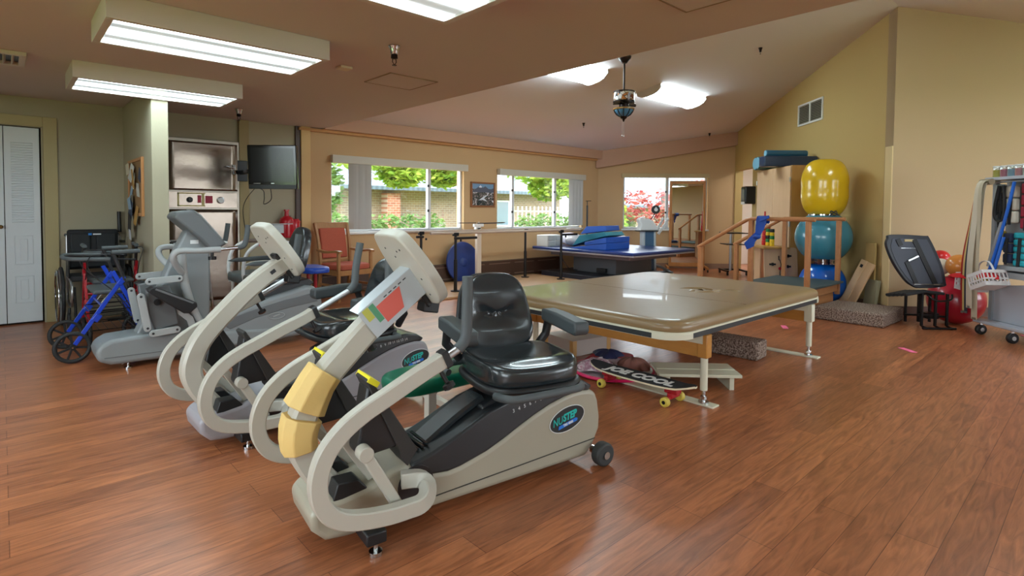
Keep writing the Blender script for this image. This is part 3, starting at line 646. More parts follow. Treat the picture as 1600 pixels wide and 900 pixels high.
        mk(arm, 'telescoping_tube', M_alu, lambda b: b.tube([(q[0][0], y, q[0][1]), (q[2][0], y, q[2][1])], .016))
        g = [T(.40+tx_, .70+tz_), T(.425+tx_, .722+tz_), T(.437+tx_, .757+tz_), T(.440+tx_, .83+tz_), T(.442+tx_+.02*(et > 0), .97+tz_)]
        mk(arm, 'hand_grip', M_rub, lambda b: b.tube(smooth_path([(a, y, c) for a, c in g], 5), .021, 14))
        kq = T(.325+ex, .635+ez)
        mk(arm, 'clamp_knob', M_dark, lambda b: b.cyl((kq[0], y, kq[1]), (kq[0]+.02, y-.02, kq[1]-.045), .008).lathe([(.008, 0), (.024, .006), (.024, .022), (.01, .028)], (kq[0]+.02, y-.02, kq[1]-.045), (.35, -.35, -.8), 8))
        # foot pedal and its link
        ps, pz = T(.09, .44); ps += .03; yp = sd*.155
        pd = MB().prism([(-.075, -.075), (-.06, -.1), (.075, -.09), (.085, -.06), (-.01, .145), (-.035, .15)], yp-.045, yp+.045, lambda a, c, t: (ps+a, t, pz+c)); pdl = pd.build('foot_pedal', M_black, p, bevel=.008)
        mk(pdl, 'foot_plate', mat('pedal_dark', (44, 42, 40), .7), lambda b: b.prism([(-.045, .175), (-.03, .185), (.155, -.115), (.115, -.17), (.085, -.13), (.08, -.1)], yp-.055, yp+.055, lambda a, c, t: (ps+a, t, pz+c)), bevel=.004)
        mk(pdl, 'pivot_bolt', M_alu, lambda b: b.cyl((ps-.06, yp+sd*.04, pz-.07), (ps-.06, yp+sd*.058, pz-.07), .02).cyl((ps-.06, yp+sd*.05, pz-.07), (ps-.06, yp+sd*.062, pz-.07), .009))
        mk(p, 'pedal_link', M_ivory, lambda b: b.bar([(ps-.055, yp-sd*.0+sd*.075, pz-.075), (.19+ds, yp+sd*.075, .14)], .028, .04).cyl((ps-.058, yp+sd*.05, pz-.07), (ps-.058, yp+sd*.098, pz-.07), .027), bevel=.004)
        mk(p, 'cross_link', M_ivory, lambda b: b.bar([(.02+ds, yp*.6, .40), (.17, yp*.6, .16)], .022, .034))
        mk(p, 'heel_stop', M_black, lambda b: b.prism([(-.02, .17), (.0, .235), (.075, .235), (.13, .17)], yp*.6-.04, yp*.6+.04), bevel=.004)
        if foam: mk(pdl, 'yellow_tape', mat('tape_yellow', (226, 214, 40), .5), lambda b: b.box((ps-.018, yp, pz+.168), (.045, .118, .02), rot=Matrix.Rotation(R(35), 3, 'Y')))
    seat_unit(p, seat_s, seat_ang, M_vinyl)
    mk(p, 'seat_carriage', M_deck, lambda b: b.prism([(-.24, -.17), (-.24, -.125), (-.12, -.075), (.13, -.05), (.14, -.11)], -.095, .095, lambda a, c, t: (seat_s+a, t, .505+c)), bevel=.008)
    if foam:
        def ring(path, w_, nm, scl):
            b = MB().bar(path, w_, w_, c=.5, scales=scl); return b.build(nm, mat('foam_tan', (222, 190, 118), .65, bump=.2, bscale=30), p, bevel=.004)
        ring([(-.005, 0, .615), (-.035, 0, .575), (-.06, 0, .53), (-.082, 0, .487)], .125, 'foam_wrap', [1.0, 1.02, 1.08, 1.16])
        ring([(-.088, 0, .458), (-.1, 0, .42), (-.103, 0, .385), (-.098, 0, .34)], .125, 'foam_wrap', [1.08, 1.04, 1.0, .96])
        # laminated chart on the column
        F = frame((.245, -.0475, .862), (.79, 0, .61), (-.61, 0, .79))
        c_ = MB().prism([(-.135, -.07), (.135, -.07), (.135, .055), (-.135, .055)], 0, .002, lambda a, c, t: (a, c, t)); c_.xf(F); ch = c_.build('laminated_chart', mat('laminate', (186, 196, 202), .12, coat=.5), p)
        tp = MB().prism([(-.135, 0), (.135, 0), (.135, .09), (-.135, .09)], 0, .002, lambda a, c, t: (a, c, t)); tp.xf(frame((.245-.61*.055, -.0475, .862+.79*.055), (.79, 0, .61), (0, 1, 0))); tp.build('chart_top', MT['laminate'], ch)
        for nm, cc, poly in (('chart_red', (214, 100, 88), [(-.065, -.05), (.02, -.05), (.055, .03), (-.065, .03)]), ('chart_green', (84, 150, 112), [(-.09, -.03), (-.067, -.03), (-.067, .05), (-.09, .05)]), ('chart_yellow', (186, 188, 84), [(-.12, .0), (-.092, .0), (-.092, .052), (-.12, .052)])):
            q_ = MB().prism(poly, .002, .003, lambda a, c, t: (a, c, t)); q_.xf(F); q_.build(nm, mat(nm, cc, .5), ch)
        ln = MB()
        for i in range(3):
            for j in range(5): ln.prism([(.0+.025*j-.02, .036-.0), (.015+.025*j-.02, .036), (.015+.025*j-.02, .04), (.0+.025*j-.02, .04)], .002, .0026, lambda a, c, t: (a, c-.0*i, t))
        ln.xf(F); ln.build('chart_marks', M_ink, ch)
    return p
hA = R(-7.23); oA = (.885, 1.986, 0)
stepper('ivory recumbent stepper nearest the camera, foam wrapped column and laminated colour chart, seat turned sideways', oA, hA, R(-100), .87, True, ((0, 0, 0), (-.07, .03, 0)), M_ivoryd)
stepper('ivory and grey recumbent stepper, middle one of the three machines, behind the foam wrapped one', (.801, 3.19, 0), R(.7), PI, .80, False, ((.0, -.035, R(-2)), (-.05, -.0, 0)), mat('shell_grey', (158, 156, 162), .42), (.07, .05), (.16, .14), 1.165)
# ================================================================ grey stepper with tall mast
M_grey = mat('machine_grey', (132, 138, 140), .4, noise=.03, nscale=4)
M_greyl = mat('machine_grey_light', (162, 166, 166), .4)
M_greyd = mat('machine_grey_dark', (98, 102, 104), .45)
g = thing('recumbent_stepper', 'all grey recumbent stepper with a tall mast, behind the ivory ones', 'exercise machine', (.60, 5.18, 0), 0)
def P2(poly, t0, t1, name, m, par=None, **k):
    return MB().prism(poly, t0, t1).build(name, m, par or g, **k)
P2([(-.11, .15), (-.1, .085), (-.02, .045), (.3, .04), (.72, .05), (1.25, .05), (1.25, .16), (.9, .19), (.70, .2), (.4, .235), (.15, .245), (-.02, .235), (-.09, .2)], -.17, .17, 'base_shell', M_grey, bevel=.03, seg=4)
mk(g, 'seam', M_greyd, lambda b: b.bar([(-.06, -.171, .105), (.3, -.171, .10), (.72, -.171, .115)], .003, .005))
P2([(.56, .2), (.75, .31), (.9, .37), (1.2, .455), (1.46, .515), (1.54, .50), (1.60, .38), (1.62, .27), (1.585, .15), (1.45, .06), (1.2, .05), (.7, .06)], -.16, .16, 'rear_shell', M_grey, bevel=.035, seg=4, ang=50)
P2([(.72, .27), (.95, .335), (1.25, .40), (1.5, .44), (1.56, .36), (1.3, .33), (1.0, .27), (.8, .2)], -.164, .164, 'side_swoosh', M_greyd, bevel=.004)
mk(g, 'side_emblem', M_greyl, lambda b: [b.tube([(1.18+.07*math.cos(2*PI*i/24), -.166, .27+.028*math.sin(2*PI*i/24)) for i in range(24)], .003, 6, True), b.bar([(1.15, -.166, .265), (1.21, -.166, .28)], .003, .008)] and None)
P2([(.80, .33), (.98, .47), (1.2, .53), (1.5, .57), (1.55, .53), (1.5, .49), (1.2, .44), (.9, .36)], -.10, .10, 'seat_rail', M_black, bevel=.008)
P2([(.13, .19), (.30, .56), (.42, .86), (.50, 1.03), (.60, 1.05), (.67, .98), (.68, .80), (.67, .3), (.62, .2)], -.075, .075, 'mast', M_grey, bevel=.02, seg=3)
mk(g, 'side_tube', M_greyl, lambda b: b.tube(smooth_path([(.60, -.13, .24), (.53, -.13, .40), (.47, -.15, .62), (.45, -.16, .85)], 5), .032, 14))
mk(g, 'mast_sticker', M_paper, lambda b: b.box((.56, -.077, .94), (.06, .003, .03)))
cn = MB().prism([(.40, 1.14), (.43, 1.185), (.54, 1.20), (.60, 1.15), (.76, .95), (.79, .92), (.72, .88), (.66, .87), (.60, .95)], -.15, .15).build('console', M_greyd, g, bevel=.02, seg=3)
mk(cn, 'console_face', M_greyl, lambda b: b.prism([(.545, 1.205), (.605, 1.16), (.765, .96), (.755, .945)], -.12, .12), bevel=.004)
mk(cn, 'console_tray', M_paper, lambda b: b.box((.77, 0, .93), (.06, .24, .015)), bevel=.003)
for sd in (-1, 1):
    y = sd*.28
    ar = MB().tube(smooth_path([(.45, sd*.17, .70), (.38, sd*.25, .80), (.375, y, .86), (.42, y, .885), (.55, y, .882), (.70, y, .885)], 5), .024, 14).build('swing_arm', M_greyl, g)
    mk(ar, 'telescoping_tube', M_chrome, lambda b: b.tube([(.69, y, .885), (.86, y, .897)], .015))
    mk(ar, 'hand_grip', M_rub, lambda b: b.tube(smooth_path([(.83, y, .893), (.875, y, .905), (.895, y, .95), (.915, y, 1.08)], 5), .021, 14))
    mk(ar, 'clamp_knob', M_dark, lambda b: b.cyl((.64, y, .88), (.64, y, .82), .012).cyl((.64, y, .83), (.64, y, .805), .03, n=10))
    # four link plates and the pedal
    yy = sd*.21
    def link(a, c, w_=.052):
        d = (Vector((c[0], 0, c[1]))-Vector((a[0], 0, a[1]))).normalized(); n_ = Vector((d.z, 0, -d.x)); pl = []
        for k in range(9): t = PI/2+PI*k/8; pl.append((a[0]+(d.x*math.cos(t)+n_.x*math.sin(t))*w_/2, a[1]+(d.z*math.cos(t)+n_.z*math.sin(t))*w_/2))
        for k in range(9): t = -PI/2+PI*k/8; pl.append((c[0]+(d.x*math.cos(t)+n_.x*math.sin(t))*w_/2, c[1]+(d.z*math.cos(t)+n_.z*math.sin(t))*w_/2))
        lk = MB().prism(pl, yy-.012, yy+.012).build('link_plate', M_greyl, g, bevel=.004)
        mk(lk, 'pin', M_ink, lambda b: b.cyl((a[0], yy-.014, a[1]), (a[0], yy+.014, a[1]), .009).cyl((c[0], yy-.014, c[1]), (c[0], yy+.014, c[1]), .009))
    link((.22, .655), (.42, .665)); link((.165, .545), (.205, .30)); link((.24, .255), (.40, .265)); 
    mk(g, 'crank_plate', M_greyd, lambda b: b.prism([(.2, .6), (.36, .62), (.40, .45), (.42, .3), (.26, .27), (.22, .4)], sd*.12, sd*.19), bevel=.01)
    mk(g, 'crank_hub', M_black, lambda b: b.cyl((.275, sd*.185, .49), (.275, sd*.205, .49), .025).cyl((.275, sd*.2, .49), (.275, sd*.21, .49), .012))
    pd = mk(g, 'foot_pedal', M_black, lambda b: b.prism([(.195, .60), (.235, .625), (.52, .475), (.525, .44), (.47, .395), (.43, .40), (.21, .575)], yy-sd*.01, yy+sd*.10), bevel=.008)
    mk(pd, 'pedal_tread', M_greyd, lambda b: b.prism([(.25, .612), (.50, .48), (.49, .47), (.24, .6)], yy+sd*.0, yy+sd*.105))
    mk(g, 'drive_link', M_greyl, lambda b: b.bar([(.41, yy-sd*.04, .42), (.50, yy-sd*.04, .33), (.53, yy-sd*.04, .22)], .02, .05))
    mk(g, 'leveling_foot', M_chrome, lambda b: b.cyl((.09, sd*.13, 0), (.09, sd*.13, .012), .025).cyl((.09, sd*.13, .01), (.09, sd*.13, .06), .008))
    wh = MB().cyl((1.545, sd*.17, .062), (1.545, sd*.215, .062), .062, n=28).build('wheel', mat('wheel_grey', (112, 112, 112), .55), g, bevel=.012)
    mk(wh, 'hub', M_greyl, lambda b: b.cyl((1.545, sd*.21, .062), (1.545, sd*.222, .062), .03))
M_vinylc = M_vinyl
gb = MB().pad(.44, .42, .08, 3.6); gb.xf(Matrix.Translation((1.20, 0, .54))); gb.build('seat', M_vinylc, g)
gb = MB().pad(.42, .46, .08, 2.8, taper=.2); gb.xf(Matrix.Translation((1.42, 0, .58))@Matrix.Rotation(PI/2, 4, 'Z')@Matrix.Rotation(R(104), 4, 'X')@Matrix.Rotation(PI, 4, 'Y')@Matrix.Translation((0, .24, 0))); gb.build('backrest', M_vinylc, g)
for sd in (-1, 1): mk(g, 'armrest', M_armr, lambda b: b.prism([(.90, .74), (.97, .765), (1.25, .775), (1.38, .79), (1.38, .73), (1.2, .735), (.97, .73)], sd*.24-.035, sd*.24+.035), bevel=.01)

# ================================================================ walking aids
M_blue = mat('blue_enamel', (26, 66, 190), .3, coat=.3); M_red = mat('red_enamel', (168, 20, 34), .3, coat=.3); M_blkc = mat('black_nylon', (32, 33, 36), .75)
def tyre(par, c, r, w_, ax, spokes=7, name='wheel', spk=None):
    c = Vector(c); ax = Vector(ax).normalized(); a = ax.orthogonal().normalized(); b_ = ax.cross(a)
    wl = MB().tube([c+(a*math.cos(2*PI*i/32)+b_*math.sin(2*PI*i/32))*(r-w_/2) for i in range(32)], w_/2, 10, True).build(name, mat('tyre_black', (34, 35, 36), .65), par)
    h = MB().cyl(c-ax*w_*.7, c+ax*w_*.7, r*.16)
    for i in range(spokes):
        t = 2*PI*i/spokes; h.bar([c+(a*math.cos(t)+b_*math.sin(t))*r*.1, c+(a*math.cos(t)+b_*math.sin(t))*(r-w_*.8)], r*.11, w_*.5, ax)
    h.build('spokes', spk or M_black, wl)
    mk(wl, 'axle_cap', M_chrome, lambda b: b.cyl(c-ax*w_*.8, c+ax*w_*.8, r*.05))
    return wl
def rollator(label, loc, rz, m, r=.125, hw=.30):
    t = thing('rollator', label, 'walking aid', loc, rz, None)
    for sd in (-1, 1):
        y = sd*hw
        tyre(t, (0, y, r), r, .032, (0, 1, 0)); tyre(t, (.52, y, r), r, .032, (0, 1, 0))
        mk(t, 'front_leg', m, lambda b: b.bar([(.015, y, r+.02), (.34, y, .655)], .024, .03))
        mk(t, 'rear_leg', m, lambda b: b.bar([(.52, y, r+.02), (.265, y, .70)], .024, .03))
        mk(t, 'hinge_bracket', m, lambda b: b.box((.315, y, .61), (.045, .034, .04), rot=Matrix.Rotation(R(-55), 3, 'Y')), bevel=.005)
        mk(t, 'leg_clamp', m, lambda b: b.box((.155, y, .34), (.06, .045, .05), rot=Matrix.Rotation(R(-55), 3, 'Y')), bevel=.006)
        hd = mk(t, 'handle_post', M_black, lambda b: b.tube([(.38, y, .5), (.33, y, .66), (.27, y, .84)], .014))
        mk(hd, 'hand_grip', M_rub, lambda b: b.tube([(.26, y, .855), (.45, y, .86)], .018))
        mk(hd, 'brake_lever', M_black, lambda b: b.tube([(.26, y, .84), (.30, y, .80), (.42, y, .79)], .008))
        mk(hd, 'brake_cable', M_black, lambda b: b.tube(smooth_path([(.26, y, .84), (.12, y+sd*.03, .83), (.12, y, .70), (.3, y, .5), (.48, y, .2)], 6), .004, 6))
    mk(t, 'seat', mat('rollator_seat', (72, 78, 80), .5), lambda b: b.box((.27, 0, .53), (.26, hw*1.6, .035)), bevel=.014, seg=3)
    mk(t, 'cross_tube', m, lambda b: b.tube([(.20, -hw, .42), (.20, hw, .42)], .011)); mk(t, 'cross_tube', m, lambda b: b.tube([(.36, -hw, .50), (.36, hw, .50)], .011))
    mk(t, 'seat_strut', M_chrome, lambda b: b.tube([(.2, -.12, .42), (.27, -.12, .52)], .008).tube([(.2, .12, .42), (.27, .12, .52)], .008))
    mk(t, 'backrest_band', M_rub, lambda b: b.tube(smooth_path([(.25, -hw, .80), (.02, -hw+.04, .81), (-.03, 0, .81), (.02, hw-.04, .81), (.25, hw, .80)], 6), .016))
    mk(t, 'wire_basket', M_dark, lambda b: [b.tube([(.12, -.2, z_), (.42, -.2, z_), (.42, .2, z_), (.12, .2, z_)], .004, 6, True) for z_ in (.22, .30, .38)]+[b.tube([(.12+.06*k, -.2, .22), (.12+.06*k, .2, .22)], .003, 6) for k in range(6)] and None)
    return t
rollator('blue framed rollator in front of the red one, beside the tall grey stepper', (.39, 5.77, 0), 0, M_blue)
rollator('red framed rollator between the blue rollator and the wheelchair', (.76, 6.16, 0), R(90), M_red, .09, .20)
# wheelchair against the wall
wc = thing('wheelchair', 'black wheelchair with large spoked wheels standing against the sage wall', 'wheelchair', (.72, 7.29, 0), 0)
for sd in (-1, 1):
    x = sd*.28
    tyre(wc, (x, 0, .305), .30, .032, (1, 0, 0), 14, spk=M_alu)
    mk(wc, 'push_rim', M_chrome, lambda b: b.tube([(x+sd*.035, .27*math.cos(2*PI*i/32), .305+.27*math.sin(2*PI*i/32)) for i in range(32)], .008, 8, True))
    tyre(wc, (sd*.25, -.38, .09), .09, .028, (1, 0, 0), 5)
    mk(wc, 'side_frame', M_alu, lambda b: b.tube(smooth_path([(sd*.22, .14, .92), (sd*.22, .13, .5), (sd*.22, .12, .25), (sd*.22, -.3, .24), (sd*.22, -.36, .45), (sd*.22, .12, .50)], 4), .012))
    mk(wc, 'fork', M_black, lambda b: b.tube([(sd*.25, -.38, .10), (sd*.24, -.33, .22)], .012))
    mk(wc, 'armrest', M_black, lambda b: b.box((sd*.23, -.08, .72), (.05, .30, .03)).box((sd*.23, -.08, .60), (.012, .28, .2)), bevel=.006)
    mk(wc, 'push_handle', M_rub, lambda b: b.tube([(sd*.22, .13, .92), (sd*.22, .24, .92)], .017))
    mk(wc, 'leg_rest', M_dark, lambda b: b.tube([(sd*.2, -.32, .42), (sd*.2, -.46, .12)], .012).box((sd*.12, -.5, .1), (.16, .12, .015)))
mk(wc, 'seat', M_blkc, lambda b: b.box((0, -.1, .50), (.44, .42, .05)), bevel=.012)
bk = mk(wc, 'backrest', M_blkc, lambda b: b.box((0, .12, .77), (.44, .05, .42)), bevel=.03, seg=4)
mk(bk, 'back_pad', mat('nylon_pad', (26, 30, 34), .6), lambda b: b.box((-.11, .085, .84), (.17, .02, .2)).box((.11, .085, .84), (.17, .02, .2)).box((0, .085, .64), (.4, .02, .12)), bevel=.012)
mk(bk, 'maker_tag', mat('tag_blue', (40, 120, 200), .5), lambda b: b.box((-.03, .068, .93), (.03, .004, .022)))
mk(bk, 'tag_writing', M_paper, lambda b: b.box((.03, .068, .93), (.07, .004, .014)))
# a crutch leaning in the alcove corner
cr = thing('crutch', 'grey elbow crutch with a black grip leaning behind the wheelchair', 'crutch', (.975, 7.56, 0))
mk(cr, 'shaft', M_alu, lambda b: b.tube([(.02, -.02, .02), (.0, .0, .90)], .011)); mk(cr, 'grip', M_black, lambda b: b.tube([(.0, 0, .94), (-.003, .01, 1.17)], .019))
mk(cr, 'hand_piece', M_black, lambda b: b.tube([(0, 0, .84), (.02, -.12, .84)], .015)); mk(cr, 'tip', M_black, lambda b: b.cyl((.02, -.02, 0), (.02, -.02, .04), .018))
# folded aluminium walker against the steel cabinet
def walker(label, loc, rz, sp, grp=None, pink=None, ball=False, h=.84):
    t = thing('walker', label, 'walking frame', loc, rz, grp)
    for sd in (-1, 1):
        y = sd*sp/2
        mk(t, 'side_frame', M_alu, lambda b: b.tube(smooth_path([(-.2, y, .04), (-.15, y, h-.1), (-.11, y, h), (.08, y, h), (.13, y, h-.1), (.2, y, .04)], 6), .0125))
        mk(t, 'hand_grip', mat('grip_pink', (226, 92, 112), .6) if pink else M_rub, lambda b: b.tube([(-.07, y, h), (.06, y, h)], .018))
        for zz in (.3, .55): mk(t, 'side_rung', M_alu, lambda b: b.tube([(-.17, y, zz), (.16, y, zz)], .01))
        for x in (-.2, .2): mk(t, 'leg_tip', mat('tennis_ball', (196, 214, 70), .85) if ball and x < 0 else M_rub, lambda b: b.ball((x, y, .034), .034) if ball and x < 0 else b.cyl((x, y, 0), (x, y, .06), .018))
        mk(t, 'leg_extension', M_chrome, lambda b: b.tube([(.2, y, .05), (.185, y, .22)], .0145))
    mk(t, 'front_brace', M_alu, lambda b: b.tube([(.14, -sp/2, h-.12), (.14, sp/2, h-.12)], .011).tube([(.16, -sp/2, h-.35), (.16, sp/2, h-.35)], .011))
    return t
walker('folded aluminium walker with tennis ball feet in front of the steel cabinet', (1.50, 6.75, 0), R(20), .14, 'aluminium walkers by the steel cabinet', ball=True)
walker('folded aluminium walker close against the left side of the steel cabinet', (1.38, 7.12, 0), R(35), .13, 'aluminium walkers by the steel cabinet')
bc = thing('bath_chair', 'white tube bath chair with pink banded arm loops behind the grey stepper', 'chair', (1.95, 6.0, 0), 0)
M_tubew = mat('tube_white', (206, 206, 204), .35)
for sd in (-1, 1):
    lp = mk(bc, 'arm_loop', M_tubew, lambda b: b.tube(smooth_path([(-.20, sd*.24, .46), (-.22, sd*.24, .60), (-.19, sd*.24, .76), (-.10, sd*.24, .85), (.0, sd*.24, .875), (.22, sd*.24, .87)], 6), .017, 12))
    mk(lp, 'pink_band', mat('grip_pink', (226, 92, 112), .6), lambda b: b.tube([(-.075, sd*.24, .862), (-.03, sd*.24, .874)], .02).tube([(.10, sd*.24, .876), (.15, sd*.24, .874)], .02))
    mk(lp, 'brown_grip', mat('grip_brown', (106, 92, 84), .7), lambda b: b.tube([(-.03, sd*.24, .873), (.10, sd*.24, .876)], .021))
    mk(lp, 'lower_loop', M_tubew, lambda b: b.tube(smooth_path([(-.22, sd*.24, .62), (-.15, sd*.24, .68), (.1, sd*.24, .685), (.25, sd*.24, .68)], 5), .014, 10))
    for x in (-.2, .2): mk(bc, 'leg', M_tubew, lambda b: b.tube([(x, sd*.24, .0), (x*.9, sd*.22, .50)], .014))
b = MB().pad(.50, .46, .09, 3.5); b.xf(Matrix.Translation((-.02, 0, .48))); b.build('seat', mat('seat_darkgrey', (84, 88, 88), .5), bc)

# ================================================================ bulletin board on the partition
bbd = thing('bulletin_board', 'small cork board crowded with papers on the side of the sage pillar', 'notice board', (1.03, 6.80, 1.42))
mk(bbd, 'cork', mat('cork', (150, 116, 76), .9), lambda b: b.bb(-.014, 0, -.36, .36, -.26, .26))
mk(bbd, 'frame', mat('oak_frame', (196, 140, 90), .45), lambda b: b.bb(-.024, 0, -.39, -.36, -.29, .29).bb(-.024, 0, .36, .39, -.29, .29).bb(-.024, 0, -.36, .36, .26, .29).bb(-.024, 0, -.36, .36, -.29, -.26), bevel=.003)
rs = random.Random(3); pc_ = [(214, 214, 208), (60, 70, 92), (150, 180, 206), (222, 216, 196), (178, 136, 70), (50, 46, 44), (200, 206, 214), (140, 132, 112)]
for k in range(16):
    y, z_ = rs.uniform(-.3, .28), rs.uniform(-.3, .2); hh = rs.uniform(.1, .2); ww = rs.uniform(.09, .2)
    if k > 12: z_ = -.38-.1*(k-13); y = rs.uniform(-.1, .25)
    mk(bbd, 'pinned_paper', mat('pinned_%d' % (k % 8), pc_[k % 8], .7), lambda b: b.box((-.02-.003*k, y, z_), (.0015, ww, hh), rot=Matrix.Rotation(rs.uniform(-.4, .4), 3, 'X')@Matrix.Rotation(rs.uniform(-.1, .15), 3, 'Y')))
# ================================================================ steel cabinet, television
cb = thing('steel_cabinet', 'tall brushed steel wall cabinet with two doors and a control strip', 'cabinet', (1.90, D, 0))
x0, x1 = -.49, .335
mk(cb, 'body', mat('steel_frame', (150, 140, 128), .35, metal=.9), lambda b: b.bb(x0, x1, -.06, 0, 0, 2.05), bevel=.004)
def steel_door(z0, z1, nm):
    mb = MB(); n = 26; m_ = 10
    for i in range(m_+1):
        for j in range(n+1):
            u = i/m_; v = j/n; bow = .004*math.sin(v*9.0+u*1.2)*math.sin(PI*v)*math.sin(PI*min(1, max(0, u)))**.5
            mb.v.append((x0+.03+(x1-x0-.06)*u, -.078-bow, z0+(z1-z0)*v))
    for i in range(m_):
        for j in range(n): mb.f.append((i*(n+1)+j, (i+1)*(n+1)+j, (i+1)*(n+1)+j+1, i*(n+1)+j+1)); mb.mi.append(0)
    o = mb.build(nm, M_steel, cb); sl = o.modifiers.new('solid', 'SOLIDIFY'); sl.thickness = .016; sl.offset = 0; return o
dr = steel_door(1.43, 2.01, 'door'); dr2 = steel_door(.08, 1.20, 'door')
ps_ = mk(cb, 'control_strip', M_steel, lambda b: b.bb(x0+.03, x1-.03, -.075, -.06, 1.22, 1.41), bevel=.002)
mk(ps_, 'masking_tape', mat('masking_tape', (204, 190, 130), .7), lambda b: b.bb(x0+.13, x0+.43, -.077, -.075, 1.235, 1.25).bb(x0+.13, x0+.43, -.077, -.075, 1.385, 1.40).bb(x0+.13, x0+.15, -.077, -.075, 1.235, 1.40).bb(x0+.39, x0+.42, -.078, -.075, 1.235, 1.40))
mk(ps_, 'red_label', mat('label_red', (176, 50, 74), .6), lambda b: b.bb(x0+.43, x0+.51, -.079, -.075, 1.275, 1.365))
mk(ps_, 'red_label', MT['label_red'], lambda b: b.bb(x0+.345, x0+.385, -.079, -.075, 1.28, 1.37))
mk(ps_, 'knob', M_black, lambda b: b.lathe([(.035, 0), (.033, .012), (.018, .016), (.016, .035)], (x0+.26, -.075, 1.315), (0, -1, 0)))
gg = mk(ps_, 'gauge', M_chrome, lambda b: b.lathe([(.042, 0), (.042, .018), (.036, .02)], (x0+.60, -.075, 1.315), (0, -1, 0)))
mk(gg, 'gauge_face', M_paper, lambda b: b.cyl((x0+.60, -.094, 1.315), (x0+.60, -.0965, 1.315), .033))
mk(dr, 'handle', M_chrome, lambda b: b.box((x1-.075, -.10, 1.70), (.03, .03, .12)).tube([(x1-.075, -.115, 1.72), (x1-.17, -.12, 1.735)], .009).tube([(x1-.075, -.11, 1.69), (x1-.06, -.13, 1.64)], .008), bevel=.003)
# television on its bracket
tv = thing('television', 'flat black television on a swing arm bracket beside the steel cabinet', 'television', (2.30, 6.56, 1.69))
ax = Vector((.40, -.37, 0)).normalized(); nrm = Vector((-ax.y, ax.x, 0))*-1   # towards the room
if nrm.dot(Vector((-1, -1, 0))) < 0: nrm = -nrm
F = Matrix((ax, nrm.cross(ax) if False else Vector((0, 0, 1)), ax.cross(Vector((0, 0, 1))))).transposed().to_4x4()
F = Matrix.Rotation(R(0), 4, 'Z')@F@Matrix.Rotation(R(4), 4, 'X')
def tvp(nm, m, fn, par, **k):
    b = MB(); fn(b); b.xf(F); return b.build(nm, m, par, **k)
wT, hT = .56, .50
bz = tvp('bezel', mat('tv_gloss', (14, 14, 16), .15), lambda b: b.bb(-wT/2, wT/2, -hT/2, hT/2, -.035, .02), tv, bevel=.01, seg=3)
tvp('screen', mat('tv_screen', (26, 27, 31), .2, spec=.5), lambda b: b.bb(-wT/2+.035, wT/2-.035, -hT/2+.085, hT/2-.035, .02, .022), bz)
tvp('speaker_bar', M_black, lambda b: b.bb(-wT/2+.01, wT/2-.01, -hT/2+.005, -hT/2+.05, .02, .028), bz)
tvp('maker_mark', M_alu, lambda b: b.bb(-.02, .02, -hT/2+.062, -hT/2+.07, .02, .0215).bb(-wT/2+.06, -wT/2+.14, -hT/2+.062, -hT/2+.068, .02, .0212), bz)
MB().bar([(0.02, .07, 0), (-.06, .45, -.02), (-.04, 1.0, -.02)], .05, .06, (0, 0, 1)).box((-.04, 1.0, 0), (.14, .05, .26)).box((0, .06, 0), (.12, .03, .18), math.atan2(ax.y, ax.x)).build('wall_bracket', M_black, tv, bevel=.005)
MB().tube(smooth_path([(0, .1, -.2), (.05, .2, -.36), (.0, .3, -.42), (-.03, .2, -.34), (-.02, .3, -.25), (.02, .9, -.2)], 8), .005, 6).tube(smooth_path([(-.1, .2, -.2), (-.05, .9, -.45), (0.02, 1.02, -.9), (.0, 1.03, -1.5)], 8), .004, 6).build('cable', M_black, tv)
# arm chair
M_oak = wood('oak', (184, 134, 84), (150, 104, 60), 4, (6, 6, 1.5)); M_fab = mat('rust_fabric', (178, 88, 66), .85, noise=.12, nscale=60, bump=.3, bscale=160)
ac = thing('armchair', 'wooden armchair with rust coloured seat and back under the window', 'chair', (3.44, 7.12, 0), R(8))
W_ = .25
for sx in (-1, 1):
    mk(ac, 'front_leg', M_oak, lambda b: b.bar([(sx*W_, -.24, 0), (sx*W_, -.24, .40), (sx*W_, -.24, .64)], .04, .04, (1, 0, 0)))
    mk(ac, 'rear_leg', M_oak, lambda b: b.bar(smooth_path([(sx*(W_-.02), .27, 0), (sx*(W_-.02), .22, .42), (sx*(W_-.01), .25, .75), (sx*(W_+.0), .33, 1.02)], 5), .035, .045, (1, 0, 0)))
    mk(ac, 'armrest', M_oak, lambda b: b.bar(smooth_path([(sx*(W_-.005), .25, .66), (sx*(W_+.03), .0, .645), (sx*(W_+.01), -.2, .66), (sx*(W_), -.29, .65)], 5), .05, .032, (1, 0, 0)), bevel=0)
    mk(ac, 'side_stretcher', M_oak, lambda b: b.bar([(sx*(W_-.01), -.24, .2), (sx*(W_-.01), .25, .2)], .02, .03, (1, 0, 0)))
mk(ac, 'seat_rail', M_oak, lambda b: b.bb(-W_, W_, -.26, -.23, .34, .41).bb(-W_, W_, .2, .23, .34, .41).bb(-W_-.01, -W_+.02, -.24, .22, .34, .41).bb(W_-.02, W_+.01, -.24, .22, .34, .41), bevel=.004)
sb = MB().pad(.52, .50, .075, 6); sb.xf(Matrix.Translation((0, -.02, .41))); sb.build('seat', M_fab, ac)
tb = Matrix.Translation((0, .235, .52))@Matrix.Rotation(R(80), 4, 'X')
b = MB().box((0, .23, 0), (.40, .42, .05)); b.xf(tb@Matrix.Rotation(0, 4, 'X')); bko = b.build('backrest', M_fab, ac, bevel=.018, seg=3)
b = MB().box((0, .475, -.005), (.52, .09, .03)); b.xf(tb); b.build('top_rail', M_oak, ac, bevel=.008)
b = MB().box((0, -.01, -.005), (.46, .035, .028)); b.xf(tb); b.build('lower_back_rail', M_oak, ac, bevel=.006)
